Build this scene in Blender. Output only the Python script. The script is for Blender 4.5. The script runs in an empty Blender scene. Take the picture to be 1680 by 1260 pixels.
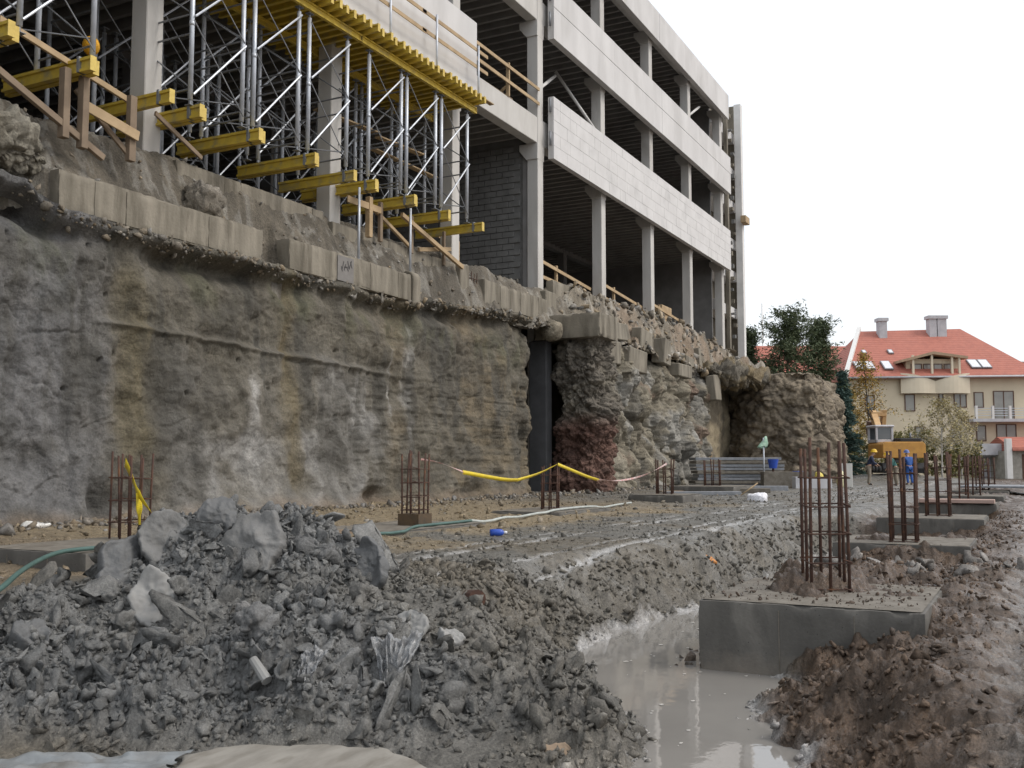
import bpy, bmesh, math, random
import numpy as np
from mathutils import Vector, Matrix, Euler

random.seed(7); rng = np.random.default_rng(7)
S = bpy.context.scene
COL = S.collection

# ------------------------------------------------------------------ camera, sky, sun, exposure
A = math.radians(27.5)                      # the facade runs along +X, the camera looks 27.5 degrees left of it
cam_d = bpy.data.cameras.new('camera'); cam = bpy.data.objects.new('camera', cam_d); COL.objects.link(cam)
cam.location = (0, 0, 1.8)
cam.rotation_euler = (math.radians(90 + 4.57), 0, A - math.pi / 2)
cam_d.sensor_width = 36; cam_d.lens = 36 * 1650 / 1680; cam_d.clip_end = 3000; cam_d.clip_start = 0.05
S.camera = cam

SUN_EL, SUN_AZ = math.radians(48), math.radians(-75)      # a veiled sun high over the open right side
W = bpy.data.worlds.new('World'); S.world = W; W.use_nodes = True
nt = W.node_tree; nt.nodes.clear()
sky = nt.nodes.new('ShaderNodeTexSky'); sky.sky_type = 'NISHITA'; sky.sun_disc = False
sky.sun_elevation = SUN_EL; sky.sun_rotation = math.pi / 2 - SUN_AZ
sky.air_density = 1.0; sky.dust_density = 6.0; sky.ozone_density = 1.0
bgs = nt.nodes.new('ShaderNodeBackground'); bgs.inputs[1].default_value = 0.05
bgc = nt.nodes.new('ShaderNodeBackground'); bgc.inputs[0].default_value = (0.93, 0.965, 1.0, 1); bgc.inputs[1].default_value = 0.97
add = nt.nodes.new('ShaderNodeAddShader'); out = nt.nodes.new('ShaderNodeOutputWorld')
nt.links.new(sky.outputs[0], bgs.inputs[0])
nt.links.new(bgs.outputs[0], add.inputs[0]); nt.links.new(bgc.outputs[0], add.inputs[1]); nt.links.new(add.outputs[0], out.inputs[0])

sun_d = bpy.data.lights.new('sun', 'SUN'); sun_d.energy = 1.3; sun_d.angle = math.radians(18); sun_d.color = (1, 0.96, 0.9)
sun = bpy.data.objects.new('sun', sun_d); COL.objects.link(sun)
sd = Vector((math.cos(SUN_EL) * math.cos(SUN_AZ), math.cos(SUN_EL) * math.sin(SUN_AZ), math.sin(SUN_EL)))
sun.rotation_euler = (-sd).to_track_quat('-Z', 'Y').to_euler()
S.view_settings.view_transform = 'Standard'; S.view_settings.look = 'None'
S.view_settings.exposure = 0.03; S.view_settings.gamma = 1.0; S.view_settings.use_curve_mapping = False
S.cycles.max_bounces = 6; S.cycles.diffuse_bounces = 3; S.cycles.glossy_bounces = 3; S.cycles.transparent_max_bounces = 6

# ------------------------------------------------------------------ numpy noise
def _h(ix, iy, iz, seed):
    h = (ix.astype(np.int64) * 374761393 + iy.astype(np.int64) * 668265263 + iz.astype(np.int64) * 2147483647 + seed * 974634541) & 0xffffffff
    h = ((h ^ (h >> 13)) * 1274126177) & 0xffffffff
    h = ((h ^ (h >> 16)) * 2246822519) & 0xffffffff
    return ((h ^ (h >> 15)) & 0xffffff).astype(np.float64) / 0xffffff
def vn(x, y, z=None, seed=0):
    x = np.asarray(x, float); y = np.asarray(y, float); z = np.zeros_like(x) if z is None else np.asarray(z, float)
    x, y, z = np.broadcast_arrays(x, y, z)
    ix, iy, iz = np.floor(x), np.floor(y), np.floor(z)
    fx, fy, fz = x - ix, y - iy, z - iz
    fx = fx * fx * fx * (fx * (fx * 6 - 15) + 10); fy = fy * fy * fy * (fy * (fy * 6 - 15) + 10); fz = fz * fz * (3 - 2 * fz)
    r = 0
    flat = not np.any(z)
    for dz in ((0,) if flat else (0, 1)):
        for dy in (0, 1):
            for dx in (0, 1):
                w = (fx if dx else 1 - fx) * (fy if dy else 1 - fy) * ((fz if dz else 1 - fz))
                r = r + w * _h(ix + dx, iy + dy, iz + dz, seed)
    return r * 2 - 1
def fbm(x, y, z=None, o=4, seed=0, gain=.5, lac=2.07):
    x = np.asarray(x, float); y = np.asarray(y, float)
    a, s, n = 1., 0, 0
    for i in range(o):
        s = s + a * vn(x, y, z, seed + i * 17); n += a
        a *= gain; x = x * lac + 13.7; y = y * lac + 7.3; z = None if z is None else z * lac + 3.1
    return s / n * 1.5
def ridge(x, y, z=None, o=4, seed=0):
    a, s, n = 1., 0, 0
    for i in range(o):
        s = s + a * (1 - 2 * np.abs(vn(x, y, z, seed + i * 31))); n += a
        a *= .5; x = x * 2.1 + 5.2; y = y * 2.1 + 1.3; z = None if z is None else z * 2.1
    return s / n
def worley(x, y, seed=0):
    x = np.asarray(x, float); y = np.asarray(y, float)
    ix, iy = np.floor(x), np.floor(y); f1 = np.full(x.shape, 9.); f2 = np.full(x.shape, 9.); idv = np.zeros(x.shape)
    zz = np.zeros_like(ix)
    for dx in (-1, 0, 1):
        for dy in (-1, 0, 1):
            cx = ix + dx; cy = iy + dy
            px = cx + _h(cx, cy, zz, seed); py = cy + _h(cx, cy, zz, seed + 5)
            d = np.hypot(px - x, py - y); hid = _h(cx, cy, zz, seed + 9)
            near = d < f1
            f2 = np.where(near, f1, np.minimum(f2, d)); idv = np.where(near, hid, idv); f1 = np.where(near, d, f1)
    return f1, f2, idv
def worley3(x, y, z, seed=0):
    ix, iy, iz = np.floor(x), np.floor(y), np.floor(z); f1 = np.full(x.shape, 9.); f2 = np.full(x.shape, 9.); idv = np.zeros(x.shape)
    for dx in (-1, 0, 1):
        for dy in (-1, 0, 1):
            for dz in (-1, 0, 1):
                cx, cy, cz = ix + dx, iy + dy, iz + dz; d = np.sqrt((cx + _h(cx, cy, cz, seed) - x) ** 2 + (cy + _h(cx, cy, cz, seed + 5) - y) ** 2 + (cz + _h(cx, cy, cz, seed + 11) - z) ** 2)
                nr = d < f1; f2 = np.where(nr, f1, np.minimum(f2, d)); idv = np.where(nr, _h(cx, cy, cz, seed + 17), idv); f1 = np.where(nr, d, f1)
    return f1, f2, idv
def ss(a, b, x): t = np.clip((x - a) / (b - a), 0, 1); return t * t * (3 - 2 * t)
def mix(a, b, t): return a + (b - a) * t

# ------------------------------------------------------------------ materials
def _nodes(name):
    m = bpy.data.materials.new(name); m.use_nodes = True; t = m.node_tree; t.nodes.clear()
    o = t.nodes.new('ShaderNodeOutputMaterial'); b = t.nodes.new('ShaderNodeBsdfPrincipled'); t.links.new(b.outputs[0], o.inputs[0])
    return m, t, b
def _noise(t, vec, scale, detail=5, rough=.55, dist=0):
    n = t.nodes.new('ShaderNodeTexNoise'); n.inputs['Scale'].default_value = scale; n.inputs['Detail'].default_value = detail
    n.inputs['Roughness'].default_value = rough; n.inputs['Distortion'].default_value = dist; t.links.new(vec, n.inputs['Vector']); return n
def _ramp(t, fac, lo, hi):
    r = t.nodes.new('ShaderNodeMapRange'); r.inputs['From Min'].default_value = lo; r.inputs['From Max'].default_value = hi; t.links.new(fac, r.inputs['Value']); return r.outputs[0]
def _mix(t, fac, a, b, mode='MIX'):
    n = t.nodes.new('ShaderNodeMix'); n.data_type = 'RGBA'; n.blend_type = mode
    for s, v in ((n.inputs['Factor'], fac), (n.inputs['A'], a), (n.inputs['B'], b)):
        if isinstance(v, bpy.types.NodeSocket): t.links.new(v, s)
        elif isinstance(v, (int, float)): s.default_value = v
        else: s.default_value = (*v, 1)
    return n.outputs['Result']
def _pos(t, sc=(1, 1, 1)):
    g = t.nodes.new('ShaderNodeNewGeometry'); m = t.nodes.new('ShaderNodeVectorMath'); m.operation = 'MULTIPLY'
    t.links.new(g.outputs['Position'], m.inputs[0]); m.inputs[1].default_value = sc; return m.outputs[0]
def _bump(t, b, h, strength, dist):
    n = t.nodes.new('ShaderNodeBump'); n.inputs['Strength'].default_value = strength; n.inputs['Distance'].default_value = dist
    t.links.new(h, n.inputs['Height']); t.links.new(n.outputs[0], b.inputs['Normal'])
def mat(name, c1, c2=None, scale=3, rough=.75, bump=.3, bdist=.01, bscale=30, metal=0, c3=None, s3=.7, lo3=.55, hi3=.7, stretch=(1, 1, 1), spec=.4):
    """two tones by noise, a third as larger stains, fine relief by bump"""
    m, t, b = _nodes(name); p = _pos(t, stretch)
    c2 = c2 or tuple(x * .75 for x in c1)
    c = _mix(t, _ramp(t, _noise(t, p, scale).outputs[0], .35, .65), c1, c2)
    if c3: c = _mix(t, _ramp(t, _noise(t, p, s3, 6, .6, .4).outputs[0], lo3, hi3), c, c3)
    t.links.new(c, b.inputs['Base Color'])
    fine = _noise(t, _pos(t), bscale, 4)
    t.links.new(_ramp(t, fine.outputs[0], 0, 1), b.inputs['Roughness'])
    r = b.inputs['Roughness'].links[0].from_node; r.inputs['To Min'].default_value = max(.02, rough - .15); r.inputs['To Max'].default_value = min(1, rough + .15)
    b.inputs['Metallic'].default_value = metal; b.inputs['Specular IOR Level'].default_value = spec
    if bump: _bump(t, b, fine.outputs[0], bump, bdist)
    return m
def mat_vcol(name, bscale=18, bump=.6, bdist=.03, rlo=.25, rhi=.9, var=.35, vscale=9, grain=.35, gscale=55):
    """colour from the mesh's own soil colours (alpha = wetness) with noise grain"""
    m, t, b = _nodes(name); a = t.nodes.new('ShaderNodeAttribute'); a.attribute_name = 'Col'; p = _pos(t)
    n1 = _noise(t, p, vscale, 8, .65); n2 = _noise(t, p, bscale, 8, .7)
    k = t.nodes.new('ShaderNodeMapRange'); t.links.new(n1.outputs[0], k.inputs['Value']); k.inputs['From Min'].default_value = .3; k.inputs['From Max'].default_value = .7
    k.inputs['To Min'].default_value = 1 - var; k.inputs['To Max'].default_value = 1 + var
    k2 = t.nodes.new('ShaderNodeMapRange'); t.links.new(_noise(t, p, gscale, 4, .75).outputs[0], k2.inputs['Value']); k2.inputs['From Min'].default_value = .34; k2.inputs['From Max'].default_value = .66
    k2.inputs['To Min'].default_value = 1 - grain; k2.inputs['To Max'].default_value = 1 + grain
    kk = t.nodes.new('ShaderNodeMath'); kk.operation = 'MULTIPLY'; t.links.new(k.outputs[0], kk.inputs[0]); t.links.new(k2.outputs[0], kk.inputs[1])
    sc = t.nodes.new('ShaderNodeVectorMath'); sc.operation = 'SCALE'; t.links.new(a.outputs['Color'], sc.inputs[0]); t.links.new(kk.outputs[0], sc.inputs['Scale'])
    t.links.new(sc.outputs[0], b.inputs['Base Color'])
    w = t.nodes.new('ShaderNodeMapRange'); t.links.new(a.outputs['Alpha'], w.inputs['Value']); w.inputs['To Min'].default_value = rhi; w.inputs['To Max'].default_value = rlo
    t.links.new(w.outputs[0], b.inputs['Roughness']); b.inputs['Specular IOR Level'].default_value = .45
    _bump(t, b, n2.outputs[0], bump, bdist)
    return m

M = {}
M['soil'] = mat_vcol('soil', bscale=26, bump=.9, bdist=.035, var=.4, grain=.4, gscale=48, rlo=.18, rhi=.85)
M['wall_earth'] = mat_vcol('sprayed_earth', bscale=12, bump=.9, bdist=.07, rlo=.6, rhi=.97, var=.22, vscale=3, grain=.25, gscale=22)
M['clod'] = mat_vcol('clod_mud', bscale=34, bump=.9, bdist=.02, rlo=.2, rhi=.8, var=.3, vscale=14, grain=.3, gscale=70)
M['leaf'] = mat_vcol('leaf', bump=0, var=.2, rlo=.5, rhi=.8, grain=.1)
M['concrete'] = mat('column_concrete', (.56, .545, .52), (.47, .455, .43), 1.6, .85, .25, .008, 24, c3=(.37, .35, .32), s3=.55, lo3=.52, hi3=.72, stretch=(1, 1, .35))
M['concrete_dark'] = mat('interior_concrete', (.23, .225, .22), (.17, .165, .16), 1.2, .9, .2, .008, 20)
M['panel'] = mat('panel_concrete', (.63, .62, .615), (.55, .54, .535), .9, .8, .12, .004, 30, c3=(.45, .44, .43), s3=.5, lo3=.5, hi3=.75, stretch=(1, 1, .4))
M['block'] = mat('spandrel_block', (.63, .62, .615), (.57, .56, .555), 1.3, .9, .25, .006, 26, c3=(.47, .465, .46), s3=.6, lo3=.58, hi3=.78)
M['mortar'] = mat('mortar', (.58, .57, .56), (.52, .51, .50), 4, .95, .3, .006, 40)
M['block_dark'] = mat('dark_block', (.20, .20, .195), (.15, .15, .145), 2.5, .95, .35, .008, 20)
M['old_concrete'] = mat('old_concrete', (.265, .238, .192), (.175, .157, .124), 2.6, .95, .55, .02, 16, c3=(.105, .092, .07), s3=1.5, lo3=.47, hi3=.68, stretch=(1.6, 1, .28))
M['pad'] = mat('pad_concrete', (.125, .118, .106), (.085, .08, .072), 3.5, .8, .55, .008, 34, c3=(.19, .178, .158), s3=2.4, lo3=.55, hi3=.72, stretch=(1, 1, .45))
M['pad_top'] = mat('pad_top_mud', (.19, .172, .145), (.12, .105, .085), 6, .8, .5, .015, 24)
M['yellow'] = mat('yellow_beam', (.60, .435, .06), (.49, .355, .055), 5, .6, .15, .003, 30, c3=(.33, .27, .13), s3=2.2, lo3=.52, hi3=.68)
def splash(m, c, z0, z1):
    """mud splashed up the foot of a cast block, plus small air holes"""
    t = m.node_tree; b = next(n for n in t.nodes if n.type == 'BSDF_PRINCIPLED'); old = b.inputs['Base Color'].links[0].from_socket; p = _pos(t); sx = t.nodes.new('ShaderNodeSeparateXYZ'); t.links.new(p, sx.inputs[0])
    ad = t.nodes.new('ShaderNodeMath'); ad.operation = 'MULTIPLY_ADD'; t.links.new(_noise(t, p, 5, 6, .7).outputs[0], ad.inputs[0]); ad.inputs[1].default_value = -.5; t.links.new(sx.outputs[2], ad.inputs[2])
    v = t.nodes.new('ShaderNodeTexVoronoi'); v.inputs['Scale'].default_value = 16; t.links.new(p, v.inputs['Vector']); cc = _mix(t, _ramp(t, v.outputs['Distance'], .10, .06), old, (.045, .042, .038))
    t.links.new(_mix(t, _ramp(t, ad.outputs[0], z1, z0), cc, c), b.inputs['Base Color'])
splash(M['pad'], (.20, .175, .145), -.32, -.05)
M['yellow_end'] = mat('beam_end_wood', (.66, .50, .14), (.52, .38, .10), 8, .7, .2, .003, 40)
M['wood'] = mat('fresh_timber', (.46, .34, .205), (.35, .255, .15), 2.5, .8, .25, .004, 40, c3=(.3, .2, .11), s3=1.2, lo3=.55, hi3=.75)
M['wood_old'] = mat('dirty_timber', (.25, .19, .135), (.18, .135, .095), 2.5, .9, .3, .004, 40)
M['galv'] = mat('galvanised_steel', (.56, .59, .64), (.45, .48, .53), 6, .45, .1, .002, 40, metal=.35)
M['galv_dark'] = mat('dull_steel', (.26, .27, .29), (.19, .2, .215), 6, .55, .1, .002, 40, metal=.4)
M['rust'] = mat('rusty_bar', (.085, .043, .03), (.05, .028, .022), 12, .85, .5, .003, 80, c3=(.15, .07, .035), s3=5, lo3=.55, hi3=.7)
M['white_paint'] = mat('white_paint', (.72, .71, .69), (.66, .65, .63), 3, .6, .05, .002, 30)
M['black'] = mat('black_rubber', (.03, .03, .032), None, 4, .7)

# ------------------------------------------------------------------ mesh helpers
def link(o, parent=None):
    COL.objects.link(o)
    if parent is not None:
        o.parent = parent                       # children are modelled where their thing stands at that moment
        o.matrix_parent_inverse = (Matrix.Translation(parent.location) @ parent.rotation_euler.to_matrix().to_4x4()).inverted()
    return o
def tag(o, label=None, cat=None, group=None, kind=None):
    for k, v in (('label', label), ('category', cat), ('group', group), ('kind', kind)):
        if v: o[k] = v
    return o
def empty(name, loc=(0, 0, 0), rz=0, label=None, cat=None, group=None):
    o = bpy.data.objects.new(name, None); o.location = loc; o.rotation_euler = (0, 0, rz); o.empty_display_size = .2
    link(o); return tag(o, label, cat, group)
def mesh_np(name, v, f, m, parent=None, smooth=True, col=None, kind=None):
    """v (N,3), f (M,3|4) -> one mesh object"""
    v = np.ascontiguousarray(v, np.float32); f = np.ascontiguousarray(f, np.int32)
    me = bpy.data.meshes.new(name); n, k = f.shape
    me.vertices.add(len(v)); me.vertices.foreach_set('co', v.ravel())
    me.loops.add(n * k); me.loops.foreach_set('vertex_index', f.ravel())
    me.polygons.add(n); me.polygons.foreach_set('loop_start', np.arange(0, n * k, k, dtype=np.int32))
    try: me.polygons.foreach_set('loop_total', np.full(n, k, np.int32))
    except Exception: pass
    if smooth: me.polygons.foreach_set('use_smooth', np.ones(n, bool))
    if col is not None:
        a = me.color_attributes.new('Col', 'FLOAT_COLOR', 'POINT'); c = np.ones((len(v), 4), np.float32); c[:, :col.shape[1]] = col
        a.data.foreach_set('color', c.ravel())
    me.update(calc_edges=True); me.validate()
    me.materials.append(M[m] if isinstance(m, str) else m)
    o = bpy.data.objects.new(name, me); link(o, parent)
    if kind: o['kind'] = kind
    return o
def grid_faces(nu, nv, flip=False):
    i = np.arange(nu * nv).reshape(nu, nv)
    a, b, c, d = i[:-1, :-1], i[1:, :-1], i[1:, 1:], i[:-1, 1:]
    q = np.stack([a, b, c, d] if not flip else [a, d, c, b], -1).reshape(-1, 4)
    return q
class MB:
    def __init__(s): s.v = []; s.f = []
    def add(s, vs, fs):
        n = len(s.v); s.v += [tuple(p) for p in vs]; s.f += [tuple(i + n for i in f) for f in fs]; return s
    def box(s, lo, hi):
        x0, y0, z0 = lo; x1, y1, z1 = hi
        return s.add([(x0, y0, z0), (x1, y0, z0), (x1, y1, z0), (x0, y1, z0), (x0, y0, z1), (x1, y0, z1), (x1, y1, z1), (x0, y1, z1)],
                     [(3, 2, 1, 0), (4, 5, 6, 7), (0, 1, 5, 4), (1, 2, 6, 5), (2, 3, 7, 6), (3, 0, 4, 7)])
    def bar(s, p, q, w, h, up=(0, 0, 1)):
        """a board w wide and h tall (along up) from p to q"""
        p, q = Vector(p), Vector(q); d = (q - p).normalized(); u = Vector(up)
        r = d.cross(u)
        if r.length < 1e-4: r = d.cross(Vector((1, 0, 0)))
        r.normalize(); u = r.cross(d)
        vs = [c + r * a * w / 2 + u * b * h / 2 for c in (p, q) for a, b in ((-1, -1), (1, -1), (1, 1), (-1, 1))]
        return s.add(vs, [(3, 2, 1, 0), (4, 5, 6, 7), (0, 1, 5, 4), (1, 2, 6, 5), (2, 3, 7, 6), (3, 0, 4, 7)])
    def tube(s, pts, r, n=8, cap=True, closed=False):
        pts = [Vector(p) for p in pts]; N = len(pts); rr = r if hasattr(r, '__len__') else [r] * N; vs = []; ref = None
        for i, p in enumerate(pts):
            a = pts[i - 1] if (i > 0 or closed) else p; b = pts[(i + 1) % N] if (i < N - 1 or closed) else p
            d = (b - a).normalized()
            if ref is None: ref = d.orthogonal().normalized()
            ref = (ref - d * ref.dot(d)).normalized(); bi = d.cross(ref)
            vs += [p + (ref * math.cos(2 * math.pi * k / n) + bi * math.sin(2 * math.pi * k / n)) * rr[i] for k in range(n)]
        fs = []
        for i in range(N if closed else N - 1):
            j = (i + 1) % N
            fs += [(i * n + k, i * n + (k + 1) % n, j * n + (k + 1) % n, j * n + k) for k in range(n)]
        if cap and not closed: fs += [tuple(range(n - 1, -1, -1)), tuple((N - 1) * n + k for k in range(n))]
        return s.add(vs, fs)
    def prism(s, poly, lo, hi, axis='y'):
        """2-D outline (a,b) extruded along an axis"""
        n = len(poly)
        def P(a, b, c): return {'y': (a, c, b), 'x': (c, a, b), 'z': (a, b, c)}[axis]
        vs = [P(a, b, lo) for a, b in poly] + [P(a, b, hi) for a, b in poly]
        fs = [tuple(range(n)), tuple(range(2 * n - 1, n - 1, -1))] + [(i, i + n, (i + 1) % n + n, (i + 1) % n) for i in range(n)]
        return s.add(vs, fs)
    def build(s, name, m, parent=None, bevel=0, smooth=False, segs=1):
        me = bpy.data.meshes.new(name); me.from_pydata([tuple(p) for p in s.v], [], s.f)
        bm = bmesh.new(); bm.from_mesh(me); bmesh.ops.recalc_face_normals(bm, faces=bm.faces)
        if bevel: bmesh.ops.bevel(bm, geom=list(bm.edges), offset=bevel, segments=segs, affect='EDGES', profile=.6)
        bm.to_mesh(me); bm.free()
        if smooth: me.polygons.foreach_set('use_smooth', [True] * len(me.polygons))
        me.materials.append(M[m] if isinstance(m, str) else m)
        return link(bpy.data.objects.new(name, me), parent)
def boxo(name, lo, hi, m, parent=None, bevel=0): return MB().box(lo, hi).build(name, m, parent, bevel)
def baro(name, p, q, w, h, m, parent=None, bevel=0, up=(0, 0, 1)): return MB().bar(p, q, w, h, up).build(name, m, parent, bevel)
def tubeo(name, pts, r, m, parent=None, n=8): return MB().tube(pts, r, n).build(name, m, parent, smooth=n > 6)
def rough_box(name, lo, hi, m, parent=None, step=.05, amp=.006, chip=.03, seed=1):
    """cast concrete block: slightly wavy faces, chipped edges"""
    lo, hi = np.array(lo, float), np.array(hi, float); n = np.clip(((hi - lo) / step).astype(int), 3, 60); V = []; F = []; off = 0
    for ax in range(3):
        a, b = (ax + 1) % 3, (ax + 2) % 3; ga, gb = np.meshgrid(np.linspace(lo[a], hi[a], n[a] + 1), np.linspace(lo[b], hi[b], n[b] + 1), indexing='ij')
        for s in (0, 1):
            P = np.empty((ga.size, 3)); P[:, a] = ga.ravel(); P[:, b] = gb.ravel(); P[:, ax] = hi[ax] if s else lo[ax]; V.append(P); F.append(grid_faces(n[a] + 1, n[b] + 1, not s) + off); off += len(P)
    P = np.concatenate(V); c = (lo + hi) / 2; d = np.stack([P - lo, hi - P], 0).min(0); ds = np.sort(d, 1); e = ds[:, 1]               # distance to the nearest edge
    k = np.clip(1 - e / (chip * 1.6), 0, 1); nz = fbm(P[:, 0] * 5, P[:, 1] * 5, P[:, 2] * 5, 3, seed); nf = fbm(P[:, 0] * 17, P[:, 1] * 17, P[:, 2] * 17, 2, seed + 4)
    inn = k * (.25 * chip + chip * np.clip(nz * 1.4 + .15 * nf, 0, 1.2)); dr = np.sign(c - P) * (d < e[:, None] + 1e-6); dr = np.where(d <= chip * 1.6, np.sign(c - P), 0)
    P = P + dr * inn[:, None] * .7 + amp * np.stack([fbm(P[:, 0] * 3 + q * 9, P[:, 1] * 3, P[:, 2] * 3, 3, seed + 9) for q in range(3)], 1)
    return mesh_np(name, P, np.concatenate(F), m, parent, smooth=True)
def inst(src, name, parent=None, loc=None, rot=None, scale=None):
    o = bpy.data.objects.new(name, src.data); link(o, parent)
    if loc is not None: o.location = loc
    if rot is not None: o.rotation_euler = rot
    if scale is not None: o.scale = scale
    return o
def copy_tree(o, parent=None, loc=None, rz=None):
    c = o.copy(); COL.objects.link(c); c.parent = parent
    if loc is not None: c.location = loc
    if rz is not None: c.rotation_euler = (0, 0, rz)
    for ch in list(o.children): copy_tree(ch, c)
    return c
ORD = ['first', 'second', 'third', 'fourth', 'fifth', 'sixth', 'seventh', 'eighth', 'ninth', 'tenth', 'eleventh', 'twelfth', 'thirteenth', 'fourteenth', 'fifteenth', 'sixteenth', 'seventeenth', 'eighteenth', 'nineteenth', 'twentieth']
ORD += ['twenty-' + o for o in ORD[:9]] + ['thirtieth'] + ['thirty-' + o for o in ORD[:9]] + ['fortieth'] + ['forty-' + o for o in ORD[:9]]

# angular lumps: an icosphere cut by random planes
def ico(sub):
    bm = bmesh.new(); bmesh.ops.create_icosphere(bm, subdivisions=sub, radius=1)
    v = np.array([x.co[:] for x in bm.verts]); f = np.array([[x.index for x in p.verts] for p in bm.faces]); bm.free(); return v, f
ICO = {1: ico(1), 2: ico(2), 3: ico(3)}
def rand_rot(n, r=rng):
    q = r.normal(size=(n, 4)); q /= np.linalg.norm(q, axis=1, keepdims=True); w, x, y, z = q.T
    return np.stack([np.stack([1 - 2 * (y * y + z * z), 2 * (x * y - z * w), 2 * (x * z + y * w)], -1),
                     np.stack([2 * (x * y + z * w), 1 - 2 * (x * x + z * z), 2 * (y * z - x * w)], -1),
                     np.stack([2 * (x * z - y * w), 2 * (y * z + x * w), 1 - 2 * (x * x + y * y)], -1)], 1)
def clods(pos, size, cols, sub=1, r=rng, flat=.75):
    """many lumps as arrays: pos (n,3), size (n,), cols (n,4)"""
    bv, bf = ICO[sub]; n = len(pos); k = len(bv)
    v = np.repeat(bv[None], n, 0).copy()
    off = r.uniform(0, 500, (n, 1, 3)); q = v * 1.15 + off
    v = v * (1 + .75 * vn(q[..., 0], q[..., 1], q[..., 2], 77) + .3 * vn(q[..., 0] * 2.3, q[..., 1] * 2.3, q[..., 2] * 2.3, 78))[..., None]     # ragged, not round
    for c in range(3):                                       # a few broken faces
        d = r.normal(size=(n, 3)); d /= np.linalg.norm(d, axis=1, keepdims=True); h = r.uniform(.1, .6, n)
        s = np.einsum('nkc,nc->nk', v, d); ex = np.clip(s - h[:, None], 0, None); v = v - ex[..., None] * d[:, None] * .92
    v = v + r.normal(scale=.10 if sub == 1 else .045, size=(n, k, 3))
    v *= (r.uniform(.5, 1.35, (n, 1, 3)) * np.array([1, 1, flat]))
    v = np.einsum('nij,nkj->nki', rand_rot(n, r), v) * size[:, None, None] + pos[:, None]
    f = (bf[None] + (np.arange(n) * k)[:, None, None]).reshape(-1, 3)
    c = np.repeat(cols[:, None], k, 1).reshape(-1, cols.shape[1])
    return v.reshape(-1, 3), f, c

# ------------------------------------------------------------------ ground
CA, SA = math.cos(A), math.sin(A)
POND = np.array([(4.2, 1.3), (5.0, 1.75), (5.82, 2.13), (6.5, 2.45), (6.89, 2.78), (7.6, 3.3), (8.3, 3.8), (9.3, 4.0), (10.4, 4.15), (11.4, 4.05), (12.35, 3.85), (14, 3.72), (16.6, 3.8), (18.8, 3.92), (21, 3.7),
                 (21, 3.45), (18.8, 3.5), (16.6, 3.4), (14, 3.2), (12, 3.05), (9.6, 2.92), (8.9, 2.85), (8.75, 2.2), (8.4, 1.85), (7.7, 1.98), (6.94, 1.78), (6.5, 1.45), (6.0, 1.3), (5.2, .95), (4.3, .8)])
def sdf(P, x, y):
    d = np.full(x.shape, 1e9); inside = np.zeros(x.shape, bool); n = len(P)
    for i in range(n):
        ax, ay = P[i]; bx, by = P[(i + 1) % n]; ex, ey = bx - ax, by - ay
        t = np.clip(((x - ax) * ex + (y - ay) * ey) / (ex * ex + ey * ey), 0, 1)
        d = np.minimum(d, np.hypot(x - ax - t * ex, y - ay - t * ey))
        c = ((ay > y) != (by > y)) & (x < (bx - ax) * (y - ay) / (by - ay + 1e-12) + ax)
        inside ^= c
    return np.where(inside, -d, d)
def cone(x, y, cx, cy, top, slope, rx=1., ang=0.):
    c, s = math.cos(ang), math.sin(ang); u = ((x - cx) * c + (y - cy) * s) / rx; v = -(x - cx) * s + (y - cy) * c
    return top - slope * (np.sqrt(u * u + v * v + .09) - .3)
RUTS = ((4.92, .055, .13), (5.28, .04, .09), (6.25, .06, .12), (6.62, .04, .09))
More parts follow.
